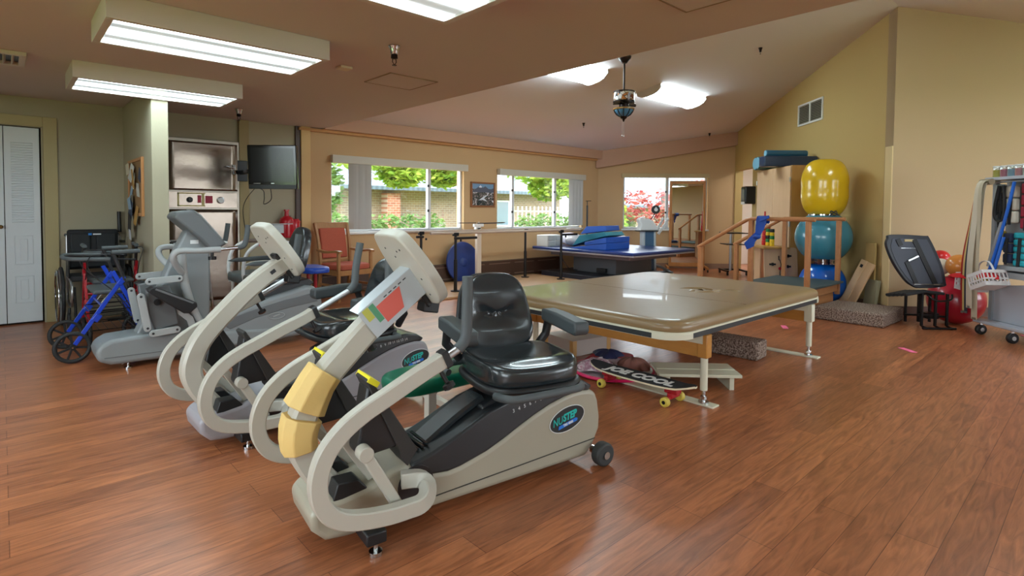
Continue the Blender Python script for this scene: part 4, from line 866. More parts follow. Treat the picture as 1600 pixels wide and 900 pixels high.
# red water jugs on a dark stand, behind the grey stepper
M_redp = mat('red_plastic', (186, 18, 38), .25, coat=.3)
ext = thing('red_jugs', 'bright red ribbed cylinder hanging on the wall by the brown strip', 'wall equipment', (2.86, D-.09, .82))
mk(ext, 'body', M_redp, lambda b: b.lathe([(.03, 0), (.09, .012), (.095, .04), (.088, .09), (.095, .13), (.088, .18), (.094, .23), (.08, .27), (.03, .30), (.026, .36), (.034, .365), (.034, .385)], (-.045, 0, 0), n=20).lathe([(.03, 0), (.07, .012), (.078, .04), (.07, .09), (.078, .13), (.07, .18), (.076, .23), (.05, .26)], (.06, .0, .0), n=20))
mk(ext, 'bracket', M_dark, lambda b: b.bb(-.03, .03, .05, .09, .05, .3))
# small console stand behind the grey stepper
mn = thing('blood_pressure_monitor', 'small grey wall monitor unit with a black post behind the ivory console', 'medical monitor', (2.47, 6.9, 0))
mk(mn, 'post', M_black, lambda b: b.tube([(0, 0, .04), (0, 0, .92)], .014).cyl((0, 0, 0), (0, 0, .03), .18)); mk(mn, 'head', M_greyl, lambda b: b.box((0, 0, .97), (.12, .08, .1)).bar([(-.18, -.01, 1.03), (.18, -.01, 1.03)], .01, .01), bevel=.01)
bp_ = thing('exercise_bench', 'blue padded end of a bench standing behind the grey stepper', 'bench', (2.66, 6.35, 0))
b = MB().pad(.30, .5, .07, 3.5); b.xf(Matrix.Translation((0, 0, .48))); b.build('pad', mat('pad_blue', (28, 74, 176), .35), bp_)
mk(bp_, 'leg', M_red, lambda b: b.tube([(0, -.1, 0), (0, -.1, .48)], .02)); mk(bp_, 'leg', M_red, lambda b: b.tube([(0, .1, 0), (0, .1, .48)], .02))
mk(bp_, 'foot_bar', M_red, lambda b: b.tube([(-.16, -.1, .02), (.16, -.1, .02)], .02).tube([(-.16, .1, .02), (.16, .1, .02)], .02))
# picture
pcx = thing('framed_picture', 'small framed painting of snowy mountains between the two windows', 'picture', (6.275, D, 1.49))
mk(pcx, 'frame', mat('picture_frame', (140, 88, 50), .4), lambda b: b.bb(-.275, .275, -.03, 0, -.22, -.19).bb(-.275, .275, -.03, 0, .19, .22).bb(-.275, -.245, -.03, 0, -.19, .19).bb(.245, .275, -.03, 0, -.19, .19), bevel=.004)
def mountain_mat():
    m = mat('painting', (90, 90, 90), .6); nt = m.node_tree; b = nt.nodes['Principled BSDF']; tc = nt.nodes.new('ShaderNodeTexCoord'); L = nt.links.new
    n = nt.nodes.new('ShaderNodeTexNoise'); n.inputs['Scale'].default_value = 14; n.inputs['Detail'].default_value = 6; n.inputs['Distortion'].default_value = 1.5
    cr = nt.nodes.new('ShaderNodeValToRGB'); e = cr.color_ramp.elements; e[0].position = .36; e[0].color = srgb((26, 34, 34)); e[1].position = .64; e[1].color = srgb((216, 218, 222))
    q = e.new(.47); q.color = srgb((52, 60, 52)); q = e.new(.56); q.color = srgb((130, 112, 108))
    L(tc.outputs['Object'], n.inputs['Vector']); L(n.outputs['Fac'], cr.inputs[0]); L(cr.outputs[0], b.inputs['Base Color']); return m
mk(pcx, 'canvas', mountain_mat(), lambda b: b.bb(-.245, .245, -.016, -.006, -.19, .10))
mk(pcx, 'painted_sky', mat('painted_sky', (112, 148, 180), .6), lambda b: b.bb(-.245, .245, -.0155, -.006, .08, .19))
mk(pcx, 'painted_peak', mat('painted_peak', (84, 88, 104), .6), lambda b: b.prism([(-.245, .06), (-.16, .1), (-.06, .165), (.0, .12), (.05, .15), (.15, .09), (.245, .12), (.245, .04), (-.245, .04)], -.018, -.0155))
mk(pcx, 'painted_snow', mat('painted_snow', (216, 222, 230), .6), lambda b: b.prism([(-.1, .13), (-.06, .165), (-.02, .13), (-.05, .12)], -.019, -.018).prism([(-.1, -.1), (.02, -.03), (.12, .0), (.02, -.06), (.1, -.12), (-.02, -.09)], -.019, -.016))
# parallel bars on a plywood deck
pk = thing('parallel_bars', 'pair of parallel bars on black posts over a plywood floor panel', 'parallel bars', (5.9, 6.8, 0))
o = (5.9, 6.8)
for nm, y in (('near', 6.5), ('far', 7.1)):
    xs = (4.855, 7.118) if nm == 'near' else (4.657, 6.838)
    x_a, x_b = (4.42, 7.62) if nm == 'near' else (4.28, 7.9)
    mk(pk, 'rail', wood('rail_wood', (190, 172, 156), (168, 146, 128), 3), lambda b: b.tube([(x_a-o[0], y-o[1], .885), (x_b-o[0], y-o[1], .885)], .02, 14))
    for x in xs:
        ps = mk(pk, 'post', M_dark, lambda b: b.tube([(x-o[0], y-o[1], .03), (x-o[0], y-o[1], .5)], .026).tube([(x-o[0], y-o[1], .5), (x-o[0], y-o[1], .86)], .02))
        mk(ps, 'clamp', M_dark, lambda b: b.box((x-o[0], y-o[1], .865), (.09, .05, .05)), bevel=.006); mk(ps, 'foot_flange', M_dark, lambda b: b.cyl((x-o[0], y-o[1], .032), (x-o[0], y-o[1], .045), .07))
        if nm == 'near' or x < 5: mk(ps, 'side_grip', M_dark, lambda b: b.tube([(x-.12-o[0] if nm == 'far' else x-.06-o[0], y-.06-o[1], .81), (x+.34-o[0] if nm == 'near' else x-.0-o[0], y-.06-o[1], .81)], .02).cyl((x+.05-o[0], y-.06-o[1], .76), (x+.05-o[0], y-.06-o[1], .79), .015))
mk(pk, 'floor_panel', wood('plywood', (196, 158, 118), (172, 130, 92), 2, (1, 6, 6), .3), lambda b: b.bb(4.05-o[0], 7.35-o[0], 6.12-o[1], 7.42-o[1], .004, .032), bevel=.004)
# balance disc against the heater
bd_ = thing('balance_disc', 'blue round balance disc standing on edge against the heater', 'balance board', (5.72, 7.45, .0))
Mx = Matrix.Translation((0, 0, .34))@Matrix.Rotation(R(-6), 4, 'X')
b = MB().lathe([(.30, -.02), (.335, -.015), (.345, 0), (.335, .018), (.30, .022), (.08, .03), (.06, .05), (.03, .055)], (0, 0, 0), (0, -1, 0), 40); b.xf(Mx); dd = b.build('disc', mat('disc_blue', (26, 54, 122), .35), bd_)
b = MB().lathe([(.30, .02), (.3, .05), (.2, .09), (.06, .1)], (0, 0, 0), (0, 1, 0), 32); b.xf(Mx); b.build('dome', mat('dome_dark', (40, 44, 60), .6), bd_)
# physician scale
sc_ = thing('weighing_scale', 'white upright weighing scale with a long beam, by the balance disc', 'scale', (5.83, 7.18, .0))
mk(sc_, 'column', mat('scale_cream', (208, 190, 172), .4), lambda b: b.bb(-.045, .045, -.03, .03, .03, .93), bevel=.006)
mk(sc_, 'scale_base', M_alu, lambda b: b.bb(-.16, .16, -.28, .08, .033, .09), bevel=.01)
hd_ = mk(sc_, 'beam', mat('beam_dark', (90, 80, 78), .35, metal=.7), lambda b: b.box((-.24, 0, 1.008), (.36, .03, .012)).box((.28, 0, 1.0), (.6, .014, .02), rot=Matrix.Rotation(R(-1), 3, 'Y')))
mk(sc_, 'head', mat('scale_white', (224, 222, 218), .4), lambda b: b.box((0, 0, .965), (.2, .05, .05)).box((-.02, 0, .93), (.10, .06, .09)), bevel=.008)
mk(sc_, 'height_rod', M_alu, lambda b: b.tube([(.03, .02, .9), (.03, .02, 1.02)], .006))
# black pole behind the treatment table
pl = thing('measuring_pole', 'thin black pole with a small crossbar standing in the corner behind the wedges', 'pole', (8.86, 7.38, 0))
mk(pl, 'pole', M_black, lambda b: b.tube([(0, 0, .02), (0, 0, 1.33)], .018).cyl((0, 0, 0), (0, 0, .02), .12)); mk(pl, 'top_bar', M_black, lambda b: b.tube([(0, 0, 1.33), (0, 0, 1.42)], .009).tube([(-.05, 0, 1.42), (.08, -.03, 1.425)], .007))
# ================================================================ mat table
M_matt = mat('mat_vinyl', (142, 118, 84), .34, spec=.5, bump=.12, bscale=7, coat=.15)
M_cream = mat('cream_enamel', (216, 214, 192), .4)
M_rubb = mat('black_rubber_strip', (34, 38, 40), .5)
M_ochre = wood('ochre_wood', (196, 140, 66), (176, 118, 50), 3, (2, 2, 8))
mt_x0, mt_x1, mt_y0, mt_y1 = 2.86, 5.22, 1.70, 3.46; mx_, my_ = (mt_x0+mt_x1)/2, (mt_y0+mt_y1)/2
mt = thing('mat_table', 'wide low therapy mat table with brown vinyl top on cream legs', 'treatment table', (mx_, my_, 0))
a, b_ = (mt_x1-mt_x0)/2, (mt_y1-mt_y0)/2
def rr(a, b, r, n=7):
    out = []
    for cx, cy, t0 in ((a-r, b-r, 0), (-a+r, b-r, PI/2), (-a+r, -b+r, PI), (a-r, -b+r, 1.5*PI)):
        for k in range(n+1): t = t0+PI/2*k/n; out.append((cx+r*math.cos(t), cy+r*math.sin(t)))
    return out
def slab(mb, a, b, r, z0, z1): return mb.prism(rr(a, b, r), z0, z1, lambda x, y, t: (x, y, t))
# padded top: dense grid with rounded rim and a few puckers
mb = MB(); base_ = rr(1, 1, .001, 7)
rings = [(1.0, .505), (1.0, .525), (.998, .545), (.992, .560), (.982, .569), (.965, .573)]
N_ = 0
def ringpts(ins, z): return [(x, y, z) for x, y in rr(a-ins, b_-ins, max(.17-ins, .05), 7)]
allr = [ringpts(i_, z_) for i_, z_ in ((0.006, .505), (0, .52), (0, .535), (.006, .552), (.02, .564), (.045, .571), (.09, .573))]
for r_ in allr: mb.v += r_
n_ = len(allr[0])
for j in range(len(allr)-1):
    for k in range(n_): mb.f.append((j*n_+k, j*n_+(k+1) % n_, (j+1)*n_+(k+1) % n_, (j+1)*n_+k)); mb.mi.append(0)
mb.f.append(tuple(range((len(allr)-1)*n_, len(allr)*n_))); mb.mi.append(0)
top = mb.build('mat_pad', M_matt, mt, ang=60)
# puckered patch where the vinyl has been pinched
pk_ = MB(); rs = random.Random(8)
for (x, y, l, an) in ((.20, -.28, .22, .9), (.28, -.36, .2, .2), (.14, -.36, .24, -.4), (.24, -.24, .30, -1.1), (.36, -.44, .16, -.7), (.10, -.24, .16, .4)):
    pts = [(x+l*(t-.5)*math.cos(an)+.02*math.sin(t*5), y+l*(t-.5)*math.sin(an)+.02*math.cos(t*4), .5725) for t in [i/8 for i in range(9)]]
    pk_.sweep(pts, [(.022, -.003), (.006, .012), (-.006, .012), (-.022, -.003)], None, False, [max(.05, math.sin(PI*i/8)) for i in range(9)])
pk_.build('puckers', M_matt, top)
sm = MB().bar([(-.2, b_-.05, .5728), (-.2, -b_+.05, .5728)], .004, .002, (1, 0, 0)); sm.build('seam', mat('seam_brown', (104, 82, 58), .5), top)
mb = MB(); slab(mb, a+.002, b_+.002, .17, .494, .506); mb.build('upper_trim', M_cream, mt)
mb = MB(); slab(mb, a, b_, .17, .462, .494); mb.build('edge_band', M_rubb, mt)
for sx in (-1, 1):
    for sy in (-1, 1):
        mb = MB(); pts = [(sx*(a-.17+.172*math.cos(t)), sy*(b_-.17+.172*math.sin(t))) for t in [PI/2*k/8 for k in range(9)]]
        mb.bar([(x, y, .478) for x, y in pts], .034, .006, (0, 0, 1)); mb.build('corner_plate', M_cream, mt)
mb = MB(); slab(mb, a-.03, b_-.03, .14, .452, .462); mb.build('underside', M_cream, mt)
for x in (3.26-mx_, 5.02-mx_):
    mk(mt, 'cross_beam', M_ochre, lambda b: b.bb(x-.02, x+.02, -b_+.03, b_-.05, .30, .452), bevel=.004)
    mk(mt, 'side_apron', M_cream, lambda b: b.bb(x-.035, x-.02, -b_+.04, b_-.1, .39, .455))
    fb = mk(mt, 'foot_bar', M_cream, lambda b: b.bb(x-.04, x+.04, 1.66-my_, 3.4-my_, .0, .012), bevel=.003)
    for y in (1.745-my_, 3.25-my_):
        lg = mk(mt, 'leg', M_cream, lambda b: b.cyl((x, y, .09), (x, y, .40), .023, n=24), bevel=.003)
        mk(lg, 'leg_socket', M_ochre if x < 0 else M_cream, lambda b: b.box((x, y, .375), (.066, .066, .15)), bevel=.006)
        mk(lg, 'leveling_screw', M_chrome, lambda b: b.cyl((x, y, .012), (x, y, .022), .032).cyl((x, y, .02), (x, y, .10), .011).cyl((x, y, .035), (x, y, .055), .02, n=6))
mk(mt, 'long_rail', M_cream, lambda b: b.bb(3.3-mx_, 4.98-mx_, 1.80-my_, 1.83-my_, .42, .455))
# ---- things under and beside it
cbx = thing('storage_box', 'flat grey carton with wooden corner strips under the mat table', 'box', (3.72, 3.19, 0), R(-9))
mk(cbx, 'body', mat('box_grey', (170, 156, 146), .5), lambda b: b.bb(-.21, .21, -.19, .19, .0, .135), bevel=.004)
for sx in (-1, 1):
    for sy in (-1, 1): mk(cbx, 'corner_strip', mat('tan_tape', (190, 144, 84), .5), lambda b: b.bb(sx*.212, sx*.17, sy*.192, sy*.188, .002, .133).bb(sx*.208, sx*.213, sy*.192, sy*.15, .002, .133))
tr2 = thing('therapy_tray', 'round shallow pink rimmed tray holding crumpled cloths under the mat table', 'tray', (3.40, 2.56, 0), 0)
mk(tr2, 'tray', mat('tray_clear', (196, 178, 186), .3), lambda b: b.lathe([(.28, .012), (.30, .03), (.29, .034), (.27, .02), (.0, .018)], n=40))
mk(tr2, 'rim', mat('rim_pink', (226, 30, 100), .4), lambda b: b.tube([(.298*math.cos(2*PI*k/40), .298*math.sin(2*PI*k/40), .022) for k in range(40)], .012, 8, True))
def cloth(name, label, c, r, h, m, seed, parent=None):
    rs = random.Random(seed); mb = MB(); N, K = 44, 10; ph = [rs.uniform(0, 6.28) for _ in range(6)]
    for j in range(K):
        for i in range(N):
            t = 2*PI*i/N; q = j/(K-1); rad = r*(1-q)**.8*(1+.16*math.sin(3*t+ph[0])+.1*math.sin(7*t+ph[1]))+.004
            z_ = h*math.sin(q*PI/2)**.8*(1+.18*math.sin(5*t+ph[2])*(1-q)+.12*math.sin(9*t+ph[3])*(1-q))+.004*math.sin(23*t+ph[4])
            mb.v.append((rad*math.cos(t), rad*math.sin(t), max(z_, 0)))
    for j in range(K-1):
        for i in range(N): mb.f.append((j*N+i, j*N+(i+1) % N, (j+1)*N+(i+1) % N, (j+1)*N+i)); mb.mi.append(0)
    mb.f.append(tuple(reversed(range(N)))); mb.mi.append(0)
    o = mb.build(name, m, parent, sub=1, ang=180); o.location = c
    if label: tag(o, label, 'cloth')
    return o
cloth('crumpled_cloth', 'pale pink and white patterned cloth crumpled in the round tray', (3.29, 2.62, .036), .155, .075, carpet('cloth_pattern', (170, 130, 146), (226, 214, 220), 34), 2)
cloth('crumpled_cloth', 'dusty brown cloth crumpled in the round tray beside the skateboard', (3.46, 2.43, .036), .13, .09, mat('cloth_brown', (134, 88, 78), .9), 5)
cloth('folded_strap', 'navy blue strap heaped on top of the tray cloths', (3.47, 2.66, .09), .12, .05, mat('strap_navy', (30, 34, 74), .7), 9)
rdm = MB().pad(.5, .34, .012, 4); rdm.xf(Matrix.Translation((3.66, 2.80, .002))@Matrix.Rotation(R(20), 4, 'Z')); tag(rdm.build('red_mat', mat('mat_red', (168, 36, 50), .7)), 'thin red mat on the floor between the carton and the round tray', 'mat')
# skateboard
sk = thing('skateboard', 'black topped skateboard with white lettering leaning on the near foot bar', 'skateboard', (3.17, 2.13, 0), R(-90))
# local x along board: +x towards the camera (-Y)
L_ = .41; mb = MB(); n1, n2 = 26, 8
def deckp(u, v, dz): # u -1..1 along, v -1..1 across
    wd = .10*max(0.02, (1-abs(u)**3.2))**.5; z_ = .105+.012*(abs(u)**3)+(.018*max(0, abs(u)-.75)/.25)+.006*abs(v)**2; return (u*L_, v*wd, z_+dz)
for s_, dz_ in ((0, 0), (1, .011)):
    for i in range(n1+1):
        for j in range(n2+1): mb.v.append(deckp(-1+2*i/n1, -1+2*j/n2, dz_))
q = (n1+1)*(n2+1)
for i in range(n1):
    for j in range(n2):
        k = i*(n2+1)+j; mb.f.append((k, k+1, k+n2+2, k+n2+1)); mb.mi.append(0); mb.f.append((q+k, q+k+n2+1, q+k+n2+2, q+k+1)); mb.mi.append(1)
for i in range(n1):
    for j in (0, n2): k = i*(n2+1)+j; mb.f.append((k, k+n2+1, q+k+n2+1, q+k)); mb.mi.append(0)
for j in range(n2):
    for i in (0, n1): k = i*(n2+1)+j; mb.f.append((k, k+1, q+k+1, q+k)); mb.mi.append(0)
dk_ = mb.build('deck', [mat('deck_maple', (226, 214, 184), .4), mat('grip_tape', (38, 38, 42), .85)], sk, smooth=False)
Mt = Matrix.Translation((0, 0, .1235))@Matrix.Rotation(PI, 4, 'Z')
Mt = Matrix.Translation((.0, .0, .1225))
text('JOE COOL', .128, mat('letter_white', (226, 226, 224), .6), 'deck_lettering', dk_, Mt, .0012, bold=.006, sx=.86)
for sx in (-1, 1):
    tk = mk(sk, 'truck', mat('truck_red', (176, 30, 40), .4), lambda b: b.box((sx*.25, 0, .085), (.09, .06, .03)).cyl((sx*.25, -.07, .045), (sx*.25, .07, .045), .012).box((sx*.25, 0, .06), (.035, .08, .035)), bevel=.005)
    for sy in (-1, 1): 
        wh = mk(sk, 'wheel', mat('wheel_yellow', (214, 192, 82), .4), lambda b: b.cyl((sx*.25, sy*.07, .031), (sx*.25, sy*.105, .031), .031, n=24), bevel=.008)
        mk(wh, 'bearing', M_dark, lambda b: b.cyl((sx*.25, sy*.10, .031), (sx*.25, sy*.107, .031), .012))
sk.location = (3.12, 2.13, .0)
# white board step
ws = thing('transfer_board', 'low cream slatted foot board on small feet under the mat table', 'foot board', (3.60, 2.0, 0), R(0))
bz_ = [(3.838, 1.773), (3.409, 2.165), (3.38, 2.36), (3.792, 2.215)]
mk(ws, 'top', mat('board_cream', (206, 204, 182), .45), lambda b: b.box((0, 0, .10), (.30, .56, .02), R(42-45)).box((0, 0, .112), (.05, .54, .004), R(-3)), bevel=.003)
for sy in (-1, 1): mk(ws, 'foot', mat('board_cream', (206, 204, 182)), lambda b: b.box((0, sy*.22, .045), (.27, .03, .09), R(-3)))
ws.rotation_euler = (0, 0, R(48))
# carpeted step under the table
M_carp = carpet('step_carpet', (96, 78, 68), (168, 150, 138), 80)
st_ = MB().box((0, 0, .075), (.22, .72, .15)); o = st_.build('carpeted_step', M_carp, bevel=.015, seg=3); o.location = (4.62, 2.33, 0); o.rotation_euler = (0, 0, R(4)); tag(o, 'narrow carpet covered step block beneath the mat table', 'step block')
# green topped bench between the steppers
gb_ = thing('exercise_bench', 'green padded seat end of a white framed bench between the two ivory steppers', 'bench', (1.66, 2.50, 0), R(-4))
b = MB().pad(.62, .30, .07, 4); b.xf(Matrix.Translation((.0, -.20, .35))@Matrix.Rotation(R(-1.5), 4, 'Y')); b.build('seat_pad', mat('pad_green', (18, 104, 78), .32, coat=.2), gb_)
mk(gb_, 'seat_board', M_dark, lambda b: b.bb(-.24, .28, -.28, -.04, .335, .35))
fr = mk(gb_, 'frame', mat('frame_white', (206, 200, 186), .4), lambda b: b.bb(.0, .05, -.05, .0, 0, .34).bb(-.3, .35, -.02, .03, .0, .04), bevel=.004)
mk(gb_, 'foot_tube', mat('frame_white', (206, 200, 186)), lambda b: b.bb(-.26, .34, .03, .07, .0, .04).bb(.30, .34, -.05, .55, 0, .04), bevel=.004)
mk(gb_, 'star_knob', M_black, lambda b: b.cyl((.025, -.05, .30), (.025, -.085, .30), .012).box((.025, -.09, .30), (.07, .015, .02)).box((.025, -.09, .30), (.02, .015, .07)), bevel=.004)

# ================================================================ blue treatment table
M_bluev = mat('blue_vinyl', (30, 54, 116), .3, spec=.5, coat=.2); M_tg = mat('table_grey', (112, 106, 114), .5); M_wedge = mat('wedge_blue', (30, 84, 176), .5); M_wt = mat('wedge_teal', (24, 118, 134), .5)
tx0, tx1, ty0, ty1 = 7.34, 9.22, 5.16, 7.44
tt = thing('treatment_table', 'blue topped hi-lo treatment table on a grey pedestal in the far corner', 'treatment table', ((tx0+tx1)/2, (ty0+ty1)/2, 0))
cx, cy = (tx0+tx1)/2, (ty0+ty1)/2
mk(tt, 'pad', M_bluev, lambda b: b.bb(tx0-cx, tx1-cx, ty0-cy, ty1-cy, .505, .555), bevel=.018, seg=3)
mk(tt, 'top_board', mat('board_grey', (150, 142, 146), .5), lambda b: b.bb(tx0-cx, tx1-cx, ty0-cy, ty1-cy, .48, .505), bevel=.003)
mk(tt, 'under_frame', M_tg, lambda b: b.bb(tx0-cx+.25, tx1-cx-.2, ty0-cy+.25, ty1-cy-.25, .40, .48), bevel=.01)
mk(tt, 'pedestal', mat('pedestal_grey', (94, 98, 104), .5), lambda b: b.bb(7.9-cx, 9.0-cx, 5.92-cy, 6.9-cy, .10, .40), bevel=.01)
mk(tt, 'base_plate', mat('base_black', (40, 40, 48), .5), lambda b: b.bb(7.45-cx, 9.15-cx, 5.7-cy, 7.3-cy, .0, .10), bevel=.01)
mk(tt, 'foot_pedal', M_black, lambda b: b.bb(7.83-cx, 7.9-cx, 6.1-cy, 6.3-cy, .12, .2), bevel=.01)
mk(tt, 'power_cord', M_black, lambda b: b.tube(smooth_path([(7.75-cx, 7.1-cy, .42), (7.72-cx, 7.0-cy, .3), (7.78-cx, 6.9-cy, .15), (7.9-cx, 6.8-cy, .12)], 6), .007, 6))
zt_ = .556
def wedge(label, loc, rz, poly, w_, m, rx=0):
    mb = MB().prism(poly, -w_/2, w_/2); o = mb.build('foam_wedge', m, bevel=.006); o.location = loc; o.rotation_euler = (rx, 0, rz); tag(o, label, 'foam wedge', 'blue and teal foam wedges'); return o
wedge('long blue foam wedge lying lowest on the treatment table', (7.84, 6.62, zt_), R(-86), [(0, 0), (.75, 0), (.75, .115), (0, .012)], .74, M_wedge) 
wedge('thick blue foam block at the blunt end of the wedge pile', (7.84, 6.62, zt_+.117), R(-86), [(.30, -.055), (.75, .002), (.75, .10), (.30, .0)], .74, M_wedge)
wedge('teal foam wedge leaning over the blue wedges', (7.90, 6.70, zt_+.03), R(-84), [(0, 0), (.16, .20), (.66, .27), (.72, .205), (.30, .10)], .62, M_wt)
wedge('blue foam wedge topmost of the pile', (8.05, 6.90, zt_+.02), R(-80), [(.18, .22), (.30, .36), (.70, .38), (.72, .29)], .5, M_wedge)
def bagged(label, loc, r, h, seed, m):
    rs = random.Random(seed); mb = MB(); mb.ball((0, 0, h*.5), 1, (r, r*.8, h*.5), 26, 16); mb.v = [(x*(1+.08*math.sin(9*y/r+seed)), y*(1+.07*math.sin(7*x/r)), max(0, z_*(1+.07*math.sin(11*x/r+5*y/r)))) for x, y, z_ in mb.v]
    o = mb.build('plastic_bag', m, sub=1, ang=180); o.location = loc; tag(o, label, 'bag'); return o
M_bag = mat('clear_bag', (206, 202, 204), .25, spec=.7, noise=.15, nscale=14, bump=.6, bscale=16)
bagged('clear plastic bag of supplies behind the foam wedges', (8.50, 6.35, zt_), .26, .22, 3, M_bag)
bagged('crumpled clear bag between the white pillow and the wedges', (7.95, 6.92, zt_), .20, .22, 6, M_bag)
b = MB().pad(.50, .34, .14, 3, top=lambda u, v: .05*(1-u*u)*(1-v*v)); b.xf(Matrix.Rotation(R(14), 4, 'X')); o = b.build('white_pillow', mat('pillow_white', (226, 222, 230), .7), sub=1); o.location = (8.15, 7.2, zt_+.045); tag(o, 'white pillow on the treatment table against the window wall', 'pillow')
dbx = thing('drawer_box', 'small clear plastic drawer box at the near end of the treatment table', 'storage box', (7.56, 7.20, zt_))
mk(dbx, 'body', mat('drawer_clear', (204, 204, 200), .3), lambda b: b.bb(-.20, .22, -.14, .14, 0, .21), bevel=.01)
for i in range(2):
    for j in range(2): mk(dbx, 'drawer', mat('drawer_front', (176, 178, 176), .3), lambda b: b.bb(-.18+.2*i, .0+.2*i, -.15, -.14, .02+.095*j, .10+.095*j), bevel=.004)
# ---- arm ergometer
ue = thing('arm_ergometer', 'white and blue upright arm exerciser with a round black hand crank before the corner window', 'exercise machine', (9.40, 6.28, 0), R(-40))
mk(ue, 'column', mat('column_blue', (60, 96, 128), .4), lambda b: b.prism([(-.10, .06), (.12, .06), (.10, .84), (-.10, .84)], -.10, .10), bevel=.02, seg=3)
mk(ue, 'column_side', mat('column_grey', (176, 182, 186), .4), lambda b: b.prism([(-.13, .06), (-.08, .06), (-.08, .84), (-.13, .84)], -.115, .115).prism([(.10, .06), (.15, .06), (.13, .84), (.09, .84)], -.115, .115), bevel=.012)
hd = mk(ue, 'head', mat('head_white', (212, 214, 212), .4), lambda b: b.prism([(-.20, .84), (.17, .84), (.19, .89), (.06, 1.04), (-.02, 1.08), (-.17, 1.09), (-.21, 1.05), (-.17, .96)], -.13, .13), bevel=.025, seg=3)
mk(hd, 'display', M_black, lambda b: b.box((-.12, 0, 1.098), (.10, .18, .01), rot=Matrix.Rotation(R(-8), 3, 'Y')))
mk(ue, 'skirt', M_dark, lambda b: b.bb(-.22, .18, -.135, .135, .825, .845))
for sd in (-1, 1): mk(ue, 'crank_arm', mat('crank_white', (206, 208, 208), .4), lambda b: b.bar([(.16, sd*.15, .78), (.30, sd*.15, .98), (.34, sd*.15, 1.06)], .03, .05).cyl((.32, sd*.15, 1.05), (.36, sd*.15, 1.08), .03), bevel=.006)
mk(ue, 'hand_crank', M_black, lambda b: b.cyl((.10, -.14, 1.255), (.10, -.18, 1.255), .085, n=28).tube([(.10, -.14, 1.2), (.06, -.13, 1.12), (.02, -.1, 1.06)], .01), bevel=.01)
mk(ue, 'crank_hub', M_alu, lambda b: b.cyl((.10, -.178, 1.255), (.10, -.187, 1.255), .035).box((.10, -.183, 1.285), (.02, .006, .04)))
mk(ue, 'base', M_greyd, lambda b: b.bar(smooth_path([(-.45, 0, .06), (-.1, 0, .10), (.2, 0, .14), (.45, 0, .03)], 5), .09, .05), bevel=.008)
mk(ue, 'cross_foot', M_greyd, lambda b: b.bar([(-.42, -.28, .035), (-.42, .28, .035)], .06, .05, (1, 0, 0)).bar([(.42, -.25, .03), (.42, .25, .03)], .05, .05, (1, 0, 0)), bevel=.006)
# ---- rolling mirror
n3 = Vector((-S2, -S2, 0)); md_ = Vector((S2, -S2, 0)); mc = Vector((10.40, 6.01, 0))
mr = thing('rolling_mirror', 'tall oak framed mirror on casters in front of the corner window', 'mirror', tuple(mc), R(-53))   # local x along the wall, -y towards room
W_ = .355
mk(mr, 'frame', wood('mirror_oak', (192, 130, 70), (160, 100, 48), 3, (5, 5, 1)), lambda b: b.bb(-W_, -W_+.05, -.02, .02, .09, 1.85).bb(W_-.05, W_, -.02, .02, .09, 1.85).bb(-W_+.05, W_-.05, -.02, .02, 1.79, 1.85).bb(-W_+.05, W_-.05, -.02, .02, .09, .17), bevel=.004)
mk(mr, 'mirror_glass', mat('mirror_silver', (226, 230, 228), .01, metal=1), lambda b: b.bb(-W_+.045, W_-.045, -.012, -.006, .16, 1.80))
for sx in (-1, 1):
    ft = mk(mr, 'foot', MT['mirror_oak'], lambda b: b.bb(sx*W_-.02+sx*.03, sx*W_+.02+sx*.03, -.28, .22, .055, .10), bevel=.004)
    for y in (-.25, .19): mk(ft, 'caster', M_dark, lambda b: b.cyl((sx*(W_+.03)-.012, y, .028), (sx*(W_+.03)+.012, y, .028), .028).cyl((sx*(W_+.03), y, .03), (sx*(W_+.03), y, .06), .008))
# ================================================================ kitchen seen through the gable doorway
nG = Vector((S2, -S2, 0)); gR = Vector((S2, S2, 0))    # out through the gable; along it away from the camera
def kp(along, out, z_=0): # point measured from the far corner B back along the gable
    v = B_-gR*along+nG*out; return Vector((v.x, v.y, z_))
M_kw = mat('kitchen_paint', (222, 222, 220), .7)
struct(MB().box(kp(.6, 2.3, 1.3), (5.0, .1, 2.7), R(45)).build('wall_kitchen_back', M_kw)); struct(MB().box(kp(-1.25, 1.2, 1.3), (.1, 2.3, 2.7), R(45)).build('wall_kitchen_side', M_kw)); struct(MB().box(kp(2.9, 1.2, 1.3), (.1, 2.3, 2.7), R(45)).build('wall_kitchen_end', M_kw))
struct(MB().box(kp(.6, 1.36, 2.42), (4.0, 2.3, .08), R(45)).build('ceiling_kitchen', M_kw))
kc = thing('kitchen_counter', 'white counter unit glimpsed through the doorway', 'counter', tuple(kp(.3, 1.95)), R(45))
mk(kc, 'cabinet', mat('kitchen_white', (216, 220, 224), .5), lambda b: b.bb(-1.4, 1.4, -.3, .3, .08, .88)); mk(kc, 'worktop', mat('worktop_wood', (206, 176, 136), .4), lambda b: b.bb(-1.42, 1.42, -.33, .32, .88, .92))
mk(kc, 'splash_panel', mat('splash_tan', (212, 182, 140), .6), lambda b: b.bb(-1.4, 1.4, -.315, -.3, .92, 1.2))
ku = thing('wall_cabinet', 'white wall cabinet above the counter beyond the doorway', 'cabinet', tuple(kp(.3, 2.05, 1.35)), R(45)); mk(ku, 'body', MT['kitchen_white'], lambda b: b.bb(-1.4, 1.4, -.17, .17, 0, .78))
for k in range(5): mk(ku, 'door', mat('kitchen_door', (226, 228, 230), .45), lambda b: b.bb(-1.38+.56*k, -.86+.56*k, .17, .19, .02, .76), bevel=.003)
